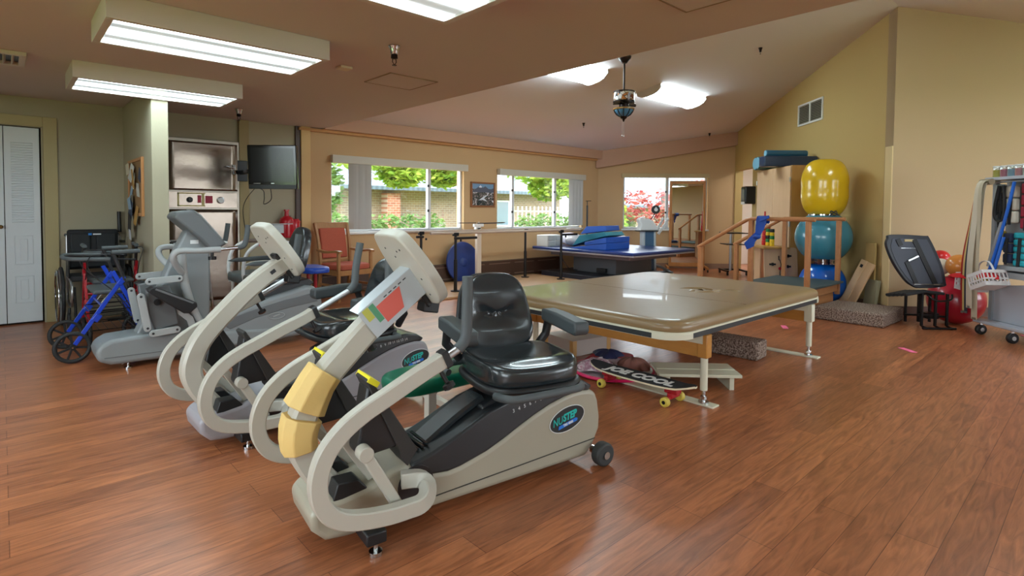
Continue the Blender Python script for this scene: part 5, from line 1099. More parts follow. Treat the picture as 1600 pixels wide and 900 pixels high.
# added unseen lamp that brightens the little kitchen
kl = thing('ceiling_light', 'flush ceiling light added to brighten the little kitchen beyond the doorway', 'ceiling light', tuple(kp(.8, .9, 2.38))); mk(kl, 'diffuser', mat('kitchen_lens', (240, 244, 240), .4, emit=9), lambda b: b.bb(-.3, .3, -.3, .3, -.06, 0), bevel=.01)
rt_ = thing('walker_table', 'grey wheeled tray table in front of the doorway', 'table', tuple(kp(.95, -.35)), R(45))
mk(rt_, 'tray', M_dark, lambda b: b.bb(-.28, .2, -.2, .2, .80, .82).bb(-.22, .2, -.18, .18, .58, .595)); mk(rt_, 'post', M_alu, lambda b: b.tube([(.1, 0, .05), (.1, 0, .82)], .025)); mk(rt_, 'base_leg', M_dark, lambda b: b.bb(-.3, .2, -.2, -.16, .06, .09).bb(-.3, .2, .16, .2, .06, .09).bb(.1, .14, -.2, .2, .06, .09))
for x in (-.28, .18):
    for y in (-.18, .18): mk(rt_, 'caster', M_black, lambda b: b.cyl((x, y-.012, .03), (x, y+.012, .03), .03))

# ================================================================ oak cabinet with bolsters
M_ply = wood('birch_door', (214, 178, 142), (196, 156, 118), 2, (4, 4, .8), .45); M_oaks = wood('oak_side', (190, 146, 84), (166, 120, 62), 3, (4, 4, .8), .45)
oc = thing('storage_cabinet', 'tall two door birch cabinet against the gold wall, bolsters on top', 'cabinet', tuple(Vector((8.44, 3.22, 0))+gR*.60+nG*.255), R(45))
# local x along the wall (away), -y out of the wall... the doors look along local +y
mk(oc, 'carcass', M_oaks, lambda b: b.bb(-.60, .62, -.275, .255, .0, 1.905), bevel=.003)
for x0_, x1_ in ((-.595, .0), (.006, .615)):
    d_ = mk(oc, 'door', M_ply, lambda b: b.bb(x0_, x1_, .256, .276, .06, 1.895), bevel=.003)
    xh = x0_ if x0_ < -.3 else x1_
    for zz in (.5, 1.05, 1.7): mk(d_, 'hinge', M_alu, lambda b: b.bb(xh-.015, xh+.015, .27, .282, zz-.035, zz+.035))
pd_ = thing('towel_dispenser', 'black paper towel dispenser beside the birch cabinet near the doorway', 'dispenser', tuple(kp(1.03, -.04, 1.38)), R(45))
mk(pd_, 'body', M_black, lambda b: b.bb(-.12, .12, -.06, .16, 0, .34), bevel=.03, seg=3); mk(pd_, 'paper', M_paper, lambda b: b.bb(-.09, .09, .1, .163, -.01, .04)); mk(pd_, 'smoke_window', mat('smoke_plastic', (120, 120, 124), .15), lambda b: b.bb(-.08, .08, .155, .165, .08, .28))
M_bol = mat('bolster_teal', (42, 96, 122), .35, coat=.2); M_bole = mat('bolster_end', (112, 164, 186), .5); M_boln = mat('bolster_navy', (22, 50, 82), .35, coat=.2)
def bolster(label, c, r, L, m, sq=False, rz=-45):
    t = thing('bolster', label, 'bolster', c, R(rz), 'vinyl bolsters on top of the birch cabinet')
    if sq: mk(t, 'body', m, lambda b: b.bb(-L/2, L/2, -r, r, 0, 2*r*.8), bevel=.02, seg=3)
    else: mk(t, 'body', m, lambda b: b.cyl((-L/2, 0, r), (L/2, 0, r), r, n=32), bevel=.012)
    for sx in (-1, 1):
        if not sq: mk(t, 'end_disc', M_bole, lambda b: b.cyl((sx*(L/2-.005), 0, r), (sx*(L/2+.004), 0, r), r*.9, n=32))
    return t
cc = oc.location
def onc(a_, o_, z_): v = cc+gR*a_+Vector((-S2, S2, 0))*o_; return (v.x, v.y, z_)
bolster('round teal bolster at the far end of the cabinet top, pale round end facing out', onc(.50, .06, 1.908), .105, .60, M_bol, rz=-45)
bolster('thick teal bolster behind the navy one on the cabinet top', onc(.27, .08, 1.908), .10, .66, mat('bolster_green', (30, 92, 84), .4), rz=-45)
bolster('long square navy bolster lying nearest on the cabinet top', onc(-.20, .14, 1.908), .10, .80, M_boln, True, -43)
bolster('slim teal bolster lying on the navy one', onc(-.12, .14, 2.07), .05, .62, M_bol, False, -44)
# ================================================================ ball tower
M_yel = mat('ball_yellow', (222, 182, 26), .22, coat=.4); M_tb = mat('ball_teal', (66, 138, 158), .22, coat=.3); M_bb = mat('ball_blue', (12, 96, 196), .2, coat=.4)
bcx, bcy = 8.07, 2.66
mb = MB(); prof = []
for k in range(41):
    t = PI*k/40; s_ = math.sin(t); c_ = -math.cos(t); z_ = .385*c_*(1+.0*s_); r_ = .292*(s_**.55)*(1-.045*math.exp(-((z_)/.10)**2)); prof.append((max(r_, .002), z_))
tag(mb.lathe(prof, (bcx, bcy, 1.545), n=48).build('peanut_ball', M_yel, ang=180), 'big yellow peanut shaped exercise ball on top of the ball tower', 'exercise ball')
yb = bpy.data.objects['peanut_ball']
lg_ = MB().tube([(.04*math.cos(2*PI*k/20), .045*math.sin(2*PI*k/20)-.0, 0) for k in range(20)], .006, 6, True).tube([(-.07, .06, 0), (.05, -.04, 0)], .007, 6).tube([(.07, .06, 0), (-.05, -.04, 0)], .007, 6)
vn_ = Vector((-.80, -.60, -.10)).normalized(); lg_.xf(frame((bcx-.17*.95, bcy-.17*1.0, 1.225), (.707, -.707, .0), (.35, .35, .86))); lo_ = lg_.build('printed_mark', M_ink); lo_.parent = yb
tag(MB().ball((bcx, bcy, .895), .345, n=40, m=26).build('exercise_ball', M_tb, ang=180), 'large teal exercise ball in the middle of the ball tower', 'exercise ball')
tag(MB().ball((bcx, bcy, .285), .285, n=40, m=26).build('exercise_ball', M_bb, ang=180), 'shiny bright blue exercise ball lowest in the tower', 'exercise ball')
M_clear = glass_mat('clear_plastic', (.82, .84, .86), .25)
for lab, z_, h_, r_ in (('clear plastic ring holding up the yellow peanut ball', 1.13, .12, .19), ('clear plastic ring between the teal and the blue balls', .545, .07, .2)):
    t = thing('ball_stacker', lab, 'ball holder', (bcx, bcy, z_)); mb = MB(); 
    mb.lathe([(r_, 0), (r_, h_), (r_-.004, h_), (r_-.004, 0)], n=36); mb.build('ring', M_clear, t)
# ================================================================ therapy stairs
M_rail = wood('rail_oak', (188, 132, 88), (160, 104, 62), 3, (3, 3, 3), .35); M_tread = mat('tread_rubber', (56, 70, 72), .6)
sx0, sx1 = 6.72, 7.72; ts = thing('training_stairs', 'wooden training stairs with handrails and dark rubber treads', 'stairs', (7.22, 2.7, 0))
ox, oy = 7.22, 2.7
mk(ts, 'platform', M_rail, lambda b: b.bb(sx0-ox, sx1-ox, 2.36-oy, 3.10-oy, .24, .345).bb(sx0-ox+.03, sx1-ox-.03, 2.40-oy, 3.06-oy, .0, .24), bevel=.004)
mk(ts, 'platform_tread', M_tread, lambda b: b.bb(sx0-ox-.02, sx1-ox+.02, 2.30-oy, 3.12-oy, .345, .37), bevel=.006)
for k, (ya, yb_, zz) in enumerate(((3.10, 3.42, .25), (3.42, 3.74, .125))):
    mk(ts, 'step', M_rail, lambda b: b.bb(sx0-ox, sx1-ox, ya-oy, yb_-oy, 0, zz-.02)); mk(ts, 'step_tread', M_tread, lambda b: b.bb(sx0-ox, sx1-ox, ya-oy, yb_-oy+.01, zz-.02, zz))
for x in (6.75, 7.70):
    X = x-ox; dx = -.03 if x < 7 else .03
    for y, z0, z1 in ((2.37, .2, 1.12), (3.02, .2, 1.12), (3.68, 0, .76)):
        mk(ts, 'rail_post', M_rail, lambda b: b.bb(X+dx-.03, X+dx+.03, y-oy-.025, y-oy+.025, z0, z1), bevel=.004)
    mk(ts, 'handrail', M_rail, lambda b: b.tube(smooth_path([(X+dx, 2.30-oy, 1.14), (X+dx, 2.7-oy, 1.14), (X+dx, 3.02-oy, 1.14)], 2)+[Vector((X+dx, 3.08-oy, 1.125)), Vector((X+dx, 3.72-oy, .755))], .024, 12))
# blue exercise band knotted on the rail
bn = thing('exercise_band', 'bright blue latex band knotted around the stair handrail', 'exercise band', (6.72, 2.98, 1.13))
mb = MB(); pr = [(0, 0, .035, .055), (0, .01, -.02, .06), (-.01, .02, -.10, .05), (-.015, .04, -.17, .035), (-.02, .10, -.24, .04), (-.02, .14, -.30, .06), (-.02, .12, -.34, .05)]
mb.sweep([(x-.03, y-.1, z_) for x, y, z_, w_ in pr], [(-1, -.06), (-.5, .12), (0, -.05), (.5, .12), (1, -.06), (0, -.12)], (0, 1, 0), False, [w_*1.05 for *_a, w_ in pr]); mb.build('band', mat('band_blue', (12, 66, 158), .4), bn)
mk(bn, 'band_loop', MT['band_blue'], lambda b: b.sweep(smooth_path([(-.06, -.14, .0), (-.04, -.12, .04), (.03, -.1, .035), (.035, -.1, -.03), (-.02, -.1, -.04)], 4), [(-.06, -.004), (.06, -.004), (.06, .004), (-.06, .004)], (0, 1, 0)))
mk(bn, 'knot', MT['band_blue'], lambda b: b.ball((-.05, -.05, -.20), .04, (1, 1.2, .9), 14, 9))
# toy stand with peg towers
tsd = thing('side_table', 'small wooden stand holding coloured peg towers beside the stairs', 'table', (8.30, 3.46, 0), R(45))
mk(tsd, 'top', M_oaks, lambda b: b.bb(-.3, .3, -.16, .2, .70, .73), bevel=.003); mk(tsd, 'body', wood('cherry_panel', (168, 104, 66), (140, 80, 46), 3, (3, 3, .8)), lambda b: b.bb(-.12, .24, -.14, .1, 0, .70), bevel=.003); mk(tsd, 'front_panel', M_ply, lambda b: b.bb(.02, .24, .1, .12, .02, .69))
cols = [(196, 30, 34), (24, 120, 60), (228, 190, 30), (30, 60, 150), (20, 20, 24), (230, 110, 30)]
for k, (x, lab, seq) in enumerate(((.18, 'tall red cone topped stack of rings on the wooden stand, farthest of the three', [(196, 30, 34)]*7), (.05, 'peg tower of green, yellow and black rings in the middle of the stand', [(228, 190, 30), (24, 120, 60), (20, 20, 24), (228, 190, 30), (24, 120, 60), (196, 30, 34)]), (-.09, 'peg tower of yellow and green rings nearest the stair post', [(228, 190, 30), (228, 190, 30), (24, 120, 60), (228, 190, 30), (20, 20, 24)]))):
    v = tsd.location+gR*x; t = thing('ring_tower', lab, 'toy', (v.x, v.y, .731), 0, 'peg towers on the wooden stand')
    for j, cc_ in enumerate(seq):
        hh = .072 if k == 0 else .05; r0 = (.04-.0045*j) if k == 0 else .034
        mk(t, 'ring', mat('ring_%d_%d_%d' % cc_, cc_, .35), lambda b: b.lathe([(r0*.9, hh*j), (r0, hh*j+.012), (r0*(.9 if k else .93), hh*(j+1)-.002)], n=18))
# latch activity board
ab = thing('activity_board', 'birch board with latches and switches leaning before the cabinet', 'activity board', (8.16, 3.22, 0), R(-45))
mb = MB().prism(rr(.235, .36, .05), 0, .02, lambda x, y, t: (x, t, y+.36)); mb.xf(Matrix.Rotation(PI, 4, 'Z')@Matrix.Rotation(R(6), 4, 'X')); bo = mb.build('board', M_ply, ab, bevel=.003)
def onb(nm, m, fn): b = MB(); fn(b); b.xf(Matrix.Rotation(PI, 4, 'Z')@Matrix.Rotation(R(6), 4, 'X')@Matrix.Translation((0, .021, 0))); return b.build(nm, m, bo)
onb('light_switch', M_paper, lambda b: b.bb(.09, .17, 0, .008, .16, .30)); onb('outlet', M_ink, lambda b: b.bb(.115, .145, .008, .014, .21, .25))
for x, z_ in ((-.09, .26), (-.09, .45), (-.10, .60), (.12, .48)): onb('latch', M_dark, lambda b: b.bb(x-.045, x+.045, 0, .014, z_-.012, z_+.012).bb(x-.012, x+.012, 0, .02, z_-.022, z_+.022))
onb('red_knob', M_redp, lambda b: b.lathe([(.012, 0), (.02, .01), (.014, .022)], (.02, .0, .42), (0, 1, 0))); onb('chain', M_dark, lambda b: b.tube([(.02, .006, .55), (.0, .008, .48), (.02, .006, .36), (.01, .006, .2)], .005, 6))
onb('hook', M_dark, lambda b: b.bar([(.02, .006, .2), (.02, .006, .27)], .012, .008).bar([(.03, .006, .54), (.03, .006, .6)], .014, .01))
# boards leaning on the gable near its corner
M_birch = wood('birch_light', (220, 184, 144), (204, 162, 118), 2, (2, 2, .6), .45)
def gp(along, out, z_=0): v = C_+gR*along+Vector((-S2, S2, 0))*out; return Vector((v.x, v.y, z_))   # along from the near corner
rb = thing('wooden_paddles', 'pair of pale birch boards joined side by side, leaning on the gold wall', 'wooden board', tuple(gp(.40, .30)), R(45))
for s_ in (-1, 1):
    mb = MB().bb(s_*.08-.072, s_*.08+.072, -.012, .012, 0, .66); mb.xf(Matrix.Rotation(R(-0), 4, 'Y')); 
    mb.xf(Matrix.Translation((0, 0, .0))@Matrix.Rotation(R(20), 4, 'X')@Matrix.Rotation(R(-10), 4, 'Y')); o = mb.build('board', M_birch, rb, bevel=.004)
    q_ = MB().bb(s_*.08-.03, s_*.08+.03, .0125, .0135, .56, .60).bb(s_*.08-.03, s_*.08+.03, .0125, .0135, .03, .07); q_.xf(Matrix.Rotation(R(20), 4, 'X')@Matrix.Rotation(R(-10), 4, 'Y'))
    if s_ > 0: q_.build('hand_hole', M_black, o)
gb2 = MB().bb(-.115, .115, -.02, .02, 0, .40); o = gb2.build('grey_panel', mat('panel_olive', (150, 144, 116), .6), bevel=.004); o.location = gp(.22, .10); o.rotation_euler = (R(8), 0, R(45)); tag(o, 'short olive grey board between the birch boards and the wall corner', 'board')
gb3 = MB().bb(-.10, .10, -.012, .012, 0, .85); o = gb3.build('tan_panel', mat('panel_tan', (180, 150, 92), .6), bevel=.004); o.location = gp(.30, .045); o.rotation_euler = (0, 0, R(45)); tag(o, 'tall tan board standing flat against the gold wall behind the shorter board', 'board')
b = MB().box((0, 0, .075), (.70, .70, .15)); o = b.build('carpeted_step', M_carp, bevel=.02, seg=3); o.location = (7.22, 1.99, 0); o.rotation_euler = (0, 0, R(-2)); o.scale = (1, 1, 1); tag(o, 'wide carpet covered step platform beside the stairs', 'step block')
# ================================================================ folding seat by the east wall
fs = thing('folded_back_seat', 'black plastic seat shell leaning over a low steel frame, seen from behind', 'seat', (7.30, 1.46, 0), R(-45))   # local x to the right along the wall, -y to the camera
M_shell = mat('shell_black', (40, 42, 50), .38); M_shellr = mat('shell_recess', (66, 70, 82), .45)
def shellpoly(s): return [(x*s*1.08, y*s*1.02) for x, y in ((-.245, .50), (-.21, .54), (.10, .53), (.16, .50), (.265, .22), (.29, .06), (.275, .0), (.06, -.02), (-.02, .0), (-.10, .07), (-.20, .24), (-.26, .42))]
Ms = Matrix.Translation((-.08, -.06, .44))@Matrix.Rotation(R(83), 4, 'X')
sp_ = MB().prism(sp2(shellpoly(1), 4), 0, .045, lambda x, y, t: (x, y, t)); sp_.xf(Ms); shb = sp_.build('back_shell', M_shell, fs, bevel=.012, seg=3)
sp_ = MB().prism(sp2([(x*.86+.0, y*.86+.035) for x, y in shellpoly(1)], 4), .046, .05, lambda x, y, t: (x, y, t)); sp_.xf(Ms); sp_.build('recess', M_shellr, shb)
def onsh(nm, m, fn, **k): b = MB(); fn(b); b.xf(Ms); return b.build(nm, m, shb, **k)
onsh('dark_rib', M_black, lambda b: b.bar([(.0, .50, .054), (.20, .02, .054)], .05, .012, (1, .4, 0))); onsh('dark_rib', M_black, lambda b: b.bar([(-.17, .50, .054), (-.14, .43, .054)], .05, .012, (1, .4, 0))); onsh('dark_rib', M_black, lambda b: b.bar([(-.09, .26, .054), (.0, .03, .054)], .045, .012, (1, .4, 0)))
onsh('hand_slot', mat('slot_tan', (196, 178, 130), .6), lambda b: b.bb(-.10, -.01, .475, .50, .050, .056)); onsh('bright_rail', M_chrome, lambda b: b.bar([(-.03, .02, .052), (.27, .02, .052)], .012, .022, (0, 1, 0)).bar([(-.14, .405, .052), (.04, .405, .052)], .006, .008, (0, 1, 0)))
onsh('latch_lever', M_alu, lambda b: b.bar([(-.08, .27, .065), (.02, .32, .075)], .02, .02, (0, 0, 1)))
mk(fs, 'seat_pad', M_blkc, lambda b: [b.bar([(-.22, -.14+.07*k, .36-.012*k), (.0, -.12+.07*k, .395-.01*k), (.20, -.10+.07*k, .37-.01*k)], .06, .03, (0, 1, 0), c=.5) for k in range(5)] and None)
for x in (-.02, .12, .24):
    mk(fs, 'frame_leg', M_dark, lambda b: b.bar([(x, -.12, .37), (x, -.12, .03), (x+.0, -.20, .012)], .02, .028, (1, 0, 0)))
    mk(fs, 'frame_leg', M_dark, lambda b: b.bar([(x, .14, .35), (x, .14, .02)], .02, .028, (1, 0, 0)))
mk(fs, 'frame_rail', M_dark, lambda b: b.tube([(-.04, -.1, .14), (.26, -.1, .12)], .012).tube([(-.04, .12, .10), (.26, .12, .10)], .012).tube([(-.06, -.2, .015), (.28, -.2, .015)], .012).box((.14, 0, .12), (.12, .12, .06)).tube(smooth_path([(.04, -.1, .36), (.10, -.16, .30), (.26, -.14, .31), (.30, -.1, .36)], 4), .01))
# balls and pillow behind it
def ball(label, c, r, m, **k): return tag(MB().ball((0, 0, 0), r, n=36, m=22).build('exercise_ball', m, ang=180), label, 'exercise ball')
def R3(px, k, z_): pass
o = ball('orange exercise ball beside the hanging belts, behind the basket', 0, .125, mat('ball_orange', (214, 134, 60), .25, coat=.3)); o.location = (7.73, 1.17, .65)
mo = MB().tube([(.026*math.cos(2*PI*k/14), .02*math.sin(2*PI*k/14), 0) for k in range(14)], .003, 5, True); mo.xf(frame((-.09, -.09, .005), (.707, -.707, 0), (0, 0, 1))); m_ = mo.build('printed_mark', M_ink, o)
o = ball('big crimson exercise ball lowest behind the black seat shell', 0, .27, mat('ball_red', (172, 22, 46), .28, coat=.3)); o.location = (7.80, 1.20, .27)
o = ball('small red exercise ball behind the orange one', 0, .10, mat('ball_scarlet', (196, 34, 36), .28)); o.location = (7.98, 1.38, .70)
o = ball('cream ball peeping between the black shell and the orange ball', 0, .09, mat('ball_cream', (212, 204, 186), .4)); o.location = (7.79, 1.34, .625)
# ================================================================ equipment cart
ct = thing('equipment_cart', 'tall grey metal equipment cart on black casters at the right edge', 'cart', (7.30, .93, 0), R(-135))   # local x towards the camera, y to the wall side
M_cart = mat('cart_grey', (176, 180, 190), .45); M_cartd = mat('cart_grey_shelf', (150, 156, 160), .45)
# local: x 0..0.95, y: +y points to (S2,-S2)?  R(-135): x=(-S2,-S2), y=(S2,-S2)
mk(ct, 'base_tray', M_cart, lambda b: b.bb(-.06, .95, -.02, .62, .12, .15), bevel=.006)
mk(ct, 'lower_panel', M_cart, lambda b: b.prism([(0.0, .15), (.92, .15), (.92, .62), (.0, .50)], .12, .5), bevel=.006)
mk(ct, 'drawer_ledge', M_cartd, lambda b: b.bb(.12, .95, .05, .55, .60, .66).bb(.12, .95, .03, .55, .68, .72), bevel=.004)
mk(ct, 'back_panel', mat('cart_panel', (160, 164, 170), .5), lambda b: b.bb(.0, .93, .22, .24, .6, 1.56)); mk(ct, 'upright', M_cartd, lambda b: b.bb(-.02, .02, .10, .14, .15, 1.58).bb(.90, .94, .10, .14, .15, 1.58))
mk(ct, 'top_shelf', M_cart, lambda b: b.bb(-.02, .95, .02, .34, 1.555, 1.585), bevel=.003); mk(ct, 'hook_rail', M_cartd, lambda b: b.tube([(-.1, .06, 1.535), (.95, .06, 1.535)], .009))
for x, y in ((.0, .02), (.40, .0), (.9, .02), (.0, .56), (.9, .56)): 
    c_ = mk(ct, 'caster', M_black, lambda b: b.cyl((x-.02, y, .05), (x+.02, y, .05), .05, n=24), bevel=.008); mk(c_, 'caster_hub', M_chrome, lambda b: b.cyl((x-.023, y, .05), (x+.023, y, .05), .02).cyl((x, y, .06), (x, y, .12), .014))
def cpt(x, y, z_=0): v = ct.matrix_basis@Vector((x, y, z_)) if False else Vector((7.30, .93, 0))+Vector((-S2, -S2, 0))*x+Vector((S2, -S2, 0))*y; return (v.x, v.y, z_)
jc = [(222, 206, 90), (214, 120, 140), (150, 190, 214), (230, 150, 160), (190, 206, 200), (90, 90, 96), (220, 220, 200)]
for k in range(7):
    t = thing('clear_canister', ['clear canister of yellow putty, farthest on the cart top', 'clear canister of pink putty, second from the far end of the cart top', 'clear canister with pale blue contents on the cart top', 'clear canister with light pink contents on the cart top', 'clear canister with grey green contents on the cart top', 'clear canister with dark contents on the cart top', 'clear canister with cream contents at the frame edge'][k], 'canister', cpt(.03+.085*k, .1, 1.586), 0, 'canisters on the cart top')
    mk(t, 'contents', mat('putty_%d' % k, jc[k], .5), lambda b: b.cyl((0, 0, .003), (0, 0, .075), .033)); mk(t, 'jar', glass_mat('jar_plastic', (.9, .92, .92), .15), lambda b: b.lathe([(.038, 0), (.038, .1), (.036, .1), (.036, .002)], n=20)); mk(t, 'lid', M_paper, lambda b: b.cyl((0, 0, .1), (0, 0, .112), .038))
# canvas gait belts hanging at the end
def strap(name, label, pts, w_, th, m, side=(1, 0, 0), cat='belt', grp=None, extra=None):
    t = thing(name, label, cat, cpt(0, 0, 0), R(-135), grp)
    mk(t, 'webbing', m, lambda b: b.bar(smooth_path(pts, 5), w_, th, side, c=.1))
    return t
cw = [(196, 184, 160), (166, 40, 36), (214, 186, 120), (46, 48, 62), (206, 196, 176), (186, 174, 150)]
dsc = ['cream canvas gait belt hanging nearest the cart end, reaching lowest', 'red edged gait belt hanging at the outer side of the bundle', 'tan gait belt hanging between the red and the navy belts', 'navy gait belt hanging in the bundle at the cart end', 'cream striped gait belt hanging in the middle of the bundle', 'beige gait belt looped short over the cart hook']
xs_ = [(.0, .15), (-.15, .19), (-.115, .20), (-.08, .2), (-.03, .26), (.08, .5)]
for k in range(6):
    x, zb_ = xs_[k]; y = -.05-.008*k
    t = strap('gait_belt', dsc[k], [(x*.3+.06, .05, 1.545), (x*.3+.06, y, 1.52), (x*.6+.03, y-.01, 1.15), (x-.0, y-.01, .7), (x, y, zb_)], .075 if k in (0, 4) else .04, .004, mat('belt_%d' % k, cw[k], .85), grp='gait belts hanging at the cart end')
    mk(t, 'buckle', M_alu if k else mat('belt_end', (120, 100, 80), .7), lambda b: b.box((x, y, zb_+.01), (.05 if k == 0 else .03, .01, .022)))
cap = thing('belt_roll', 'rolled canvas belt on top of the belt hook', 'belt', cpt(.04, -.02, 1.54), R(-135)); mk(cap, 'roll', mat('belt_roll_canvas', (150, 138, 116), .85), lambda b: b.tube([(-.05, 0, 0), (.08, 0, 0)], .03, 14).tube([(-.03, 0, -.01), (-.03, -.01, -.08)], .02, 8))
# cuff weights on the panel
def cuff(label, x, z0, z1, w_, m, y=.17, n=3):
    t = thing('cuff_weight', label, 'ankle weight', cpt(x, y-.06, (z0+z1)/2), R(-135), 'cuff weights hanging on the cart panel'); h = z1-z0
    for k in range(n): mk(t, 'pocket', m, lambda b: b.box((0, 0, -h/2+h*(k+.5)/n), (w_, .05, h/n-.008)), bevel=.015, seg=3)
    mk(t, 'strap', M_blkc, lambda b: b.box((w_*.1, -.03, -h*.1), (w_*.22, .012, h*.86), rot=Matrix.Rotation(R(3), 3, 'Y'))); return t
cuff('pale grey cuff weight beside the belts, top row of the cart', .07, 1.22, 1.52, .09, mat('cuff_grey', (170, 186, 186), .7))
cuff('black cuff weight hanging in the top row of the cart', .13, 1.10, 1.50, .07, mat('cuff_black', (30, 34, 34), .7), .14)
cuff('cream cuff weight with black buckles in the top row', .22, 1.13, 1.50, .12, mat('cuff_cream', (206, 200, 184), .7), .16)
cuff('crimson cuff weight in the top row by the blue tube', .40, 1.08, 1.52, .13, mat('cuff_red', (150, 18, 48), .6), .16, 4)
cuff('mustard yellow cuff weight in the lower row', .10, .86, 1.06, .09, mat('cuff_mustard', (170, 148, 50), .7), .16, 2)
cuff('navy cuff weight in the lower row beneath the cream one', .21, .74, 1.04, .09, mat('cuff_navy', (26, 36, 66), .7), .15)
cuff('turquoise quilted cuff weight in the lower row', .335, .72, 1.05, .13, mat('cuff_turquoise', (30, 162, 176), .5), .16, 5)
for lab, nm, pts, r_, m in (('bright blue loop of exercise tubing hanging down the front of the cart', 'exercise_tube', [(.33, .02, 1.53), (.30, .0, 1.30), (.24, -.02, 1.0), (.17, -.03, .74), (.14, -.03, .66), (.16, -.03, .62), (.20, -.03, .68), (.27, -.01, 1.0)], .014, mat('tube_blue', (20, 96, 196), .4)), ('grey padded strap hanging slanting across the lower row', 'padded_strap', [(.19, .06, 1.22), (.14, .03, .98), (.07, .02, .70)], .02, mat('strap_grey', (150, 152, 156), .6)), ('black rubber loop hanging in the top row', 'resistance_loop', [(.12, .05, 1.5), (.09, .04, 1.3), (.11, .03, 1.18), (.18, .04, 1.16), (.19, .05, 1.3), (.17, .05, 1.5)], .014, M_black)):
    t = thing(nm, lab, 'exercise band', cpt(0, 0, 0), R(-135)); mk(t, 'tube', m, lambda b: b.tube(smooth_path(pts, 6), r_, 8))
# baskets with red cloths
def basket(label, c, w_, d_, h_, tilt):
    t = thing('plastic_basket', label, 'basket', c, R(-135)); t.rotation_euler = (0, R(tilt), R(-135))
    m = mat('basket_white', (220, 216, 216), .45); e = .006; zs = [h_*q for q in (0, .2, .45, .7, 1)]
    def side(b, p0, p1):
        p0, p1 = Vector(p0), Vector(p1); n = 6; dd = (p1-p0)
        up_ = Vector((0, 0, 1)); b.bar([p0+up_*h_, p1+up_*h_], e*2, .03, (0, 0, 1) if False else up_.cross(dd)); b.bar([p0+up_*.02, p1+up_*.02], e, .04, up_.cross(dd))
        for k in range(n+1): q = p0+dd*k/n; b.bar([q, q+up_*h_], .012, e, dd)
        b.bar([p0+up_*h_*.5, p1+up_*h_*.5], e, .015, up_.cross(dd))
    mb = MB(); P_ = [(-w_/2, -d_/2, 0), (w_/2, -d_/2, 0), (w_/2, d_/2, 0), (-w_/2, d_/2, 0)]
    for i in range(4): side(mb, P_[i], P_[(i+1) % 4])
    mb.bb(-w_/2, w_/2, -d_/2, d_/2, 0, .008); mb.build('shell', m, t)
    mk(t, 'handle', m, lambda b: b.bar(smooth_path([(-w_/2, 0, h_), (-w_*.35, 0, h_+.10), (0, 0, h_+.13), (w_*.35, 0, h_+.10), (w_/2, 0, h_)], 5), .02, .006, (0, 1, 0)))
    return t
basket('white slotted basket tipped on the cart ledge, holding red cloths', cpt(.20, -.06, .50), .20, .22, .14, -22)
basket('white basket behind the belts next to the black seat', cpt(-.20, .06, .42), .18, .20, .16, 5)
o = cloth('red_cloth', 'bright red cloth spilling out of the white basket beside the black seat', cpt(-.19, -.02, .55), .12, .05, mat('cloth_red', (206, 28, 36), .7), 11); o = cloth('red_cloth', 'red cloth bundled inside the tipped white basket', cpt(.18, -.06, .585), .09, .07, MT['cloth_red'], 12)
o = cloth('yellow_cloth', 'small yellow cloth beside the red one in the tipped basket', cpt(.12, -.08, .56), .05, .05, mat('cloth_yellow', (206, 180, 50), .7), 13)
# pink tape marks on the floor
M_pink = mat('tape_pink', (255, 120, 165), .5)
for lab, x, y, a_ in (('pink tape strip on the floor beyond the mat table leg', 6.12, 2.37, 30), ('pink tape strip on the open floor nearest the camera', 5.94, 1.24, 48), ('tiny pink tape scrap on the floor under the equipment cart', 7.55, .62, 20)):
    o = MB().bb(-.085, .085, -.027, .027, 0, .002).build('tape_mark', M_pink); o.location = (x, y, .001); o.rotation_euler = (0, 0, R(a_)); tag(o, lab, 'tape'); 
    if 'scrap' in lab: o.scale = (.35, .6, 1)
# ================================================================ ceiling things
M_bronze = mat('dark_bronze', (48, 40, 38), .35, metal=.8)
fx, fy = 5.80, 4.26; zt = vault(fy)
fan = thing('pendant_fan_lamp', 'dark bronze hanging fan lamp with stained glass drum and bowl', 'ceiling lamp', (fx, fy, zt))
dz = zt-2.88
mk(fan, 'canopy', M_bronze, lambda b: b.lathe([(.085, .0), (.08, -.03), (.05, -.06), (.03, -.085)]))
mk(fan, 'rod', M_bronze, lambda b: b.cyl((0, 0, -.05), (0, 0, 2.72-zt), .012))
def stained():
    m = mat('stained_glass', (200, 180, 160), .25); nt = m.node_tree; b = nt.nodes['Principled BSDF']; L = nt.links.new
    tc = nt.nodes.new('ShaderNodeTexCoord'); v = nt.nodes.new('ShaderNodeTexVoronoi'); v.inputs['Scale'].default_value = 22
    cr = nt.nodes.new('ShaderNodeValToRGB'); cr.color_ramp.interpolation = 'CONSTANT'; e = cr.color_ramp.elements; e[0].color = srgb((206, 200, 198)); e[1].position = .55; e[1].color = srgb((176, 112, 60)); q = e.new(.78); q.color = srgb((110, 60, 40)); q = e.new(.3); q.color = srgb((222, 214, 206))
    v2 = nt.nodes.new('ShaderNodeTexVoronoi'); v2.feature = 'DISTANCE_TO_EDGE'; v2.inputs['Scale'].default_value = 22; gt = nt.nodes.new('ShaderNodeMath'); gt.operation = 'GREATER_THAN'; gt.inputs[1].default_value = .04
    mx = nt.nodes.new('ShaderNodeMix'); mx.data_type = 'RGBA'; mx.inputs[6].default_value = (.01, .01, .01, 1)
    sp = nt.nodes.new('ShaderNodeSeparateColor'); L(tc.outputs['Object'], v.inputs['Vector']); L(tc.outputs['Object'], v2.inputs['Vector']); L(v.outputs['Color'], sp.inputs[0]); L(sp.outputs[0], cr.inputs[0])
    L(v2.outputs['Distance'], gt.inputs[0]); L(gt.outputs[0], mx.inputs[0]); L(cr.outputs[0], mx.inputs[7]); L(mx.outputs[2], b.inputs['Base Color']); return m
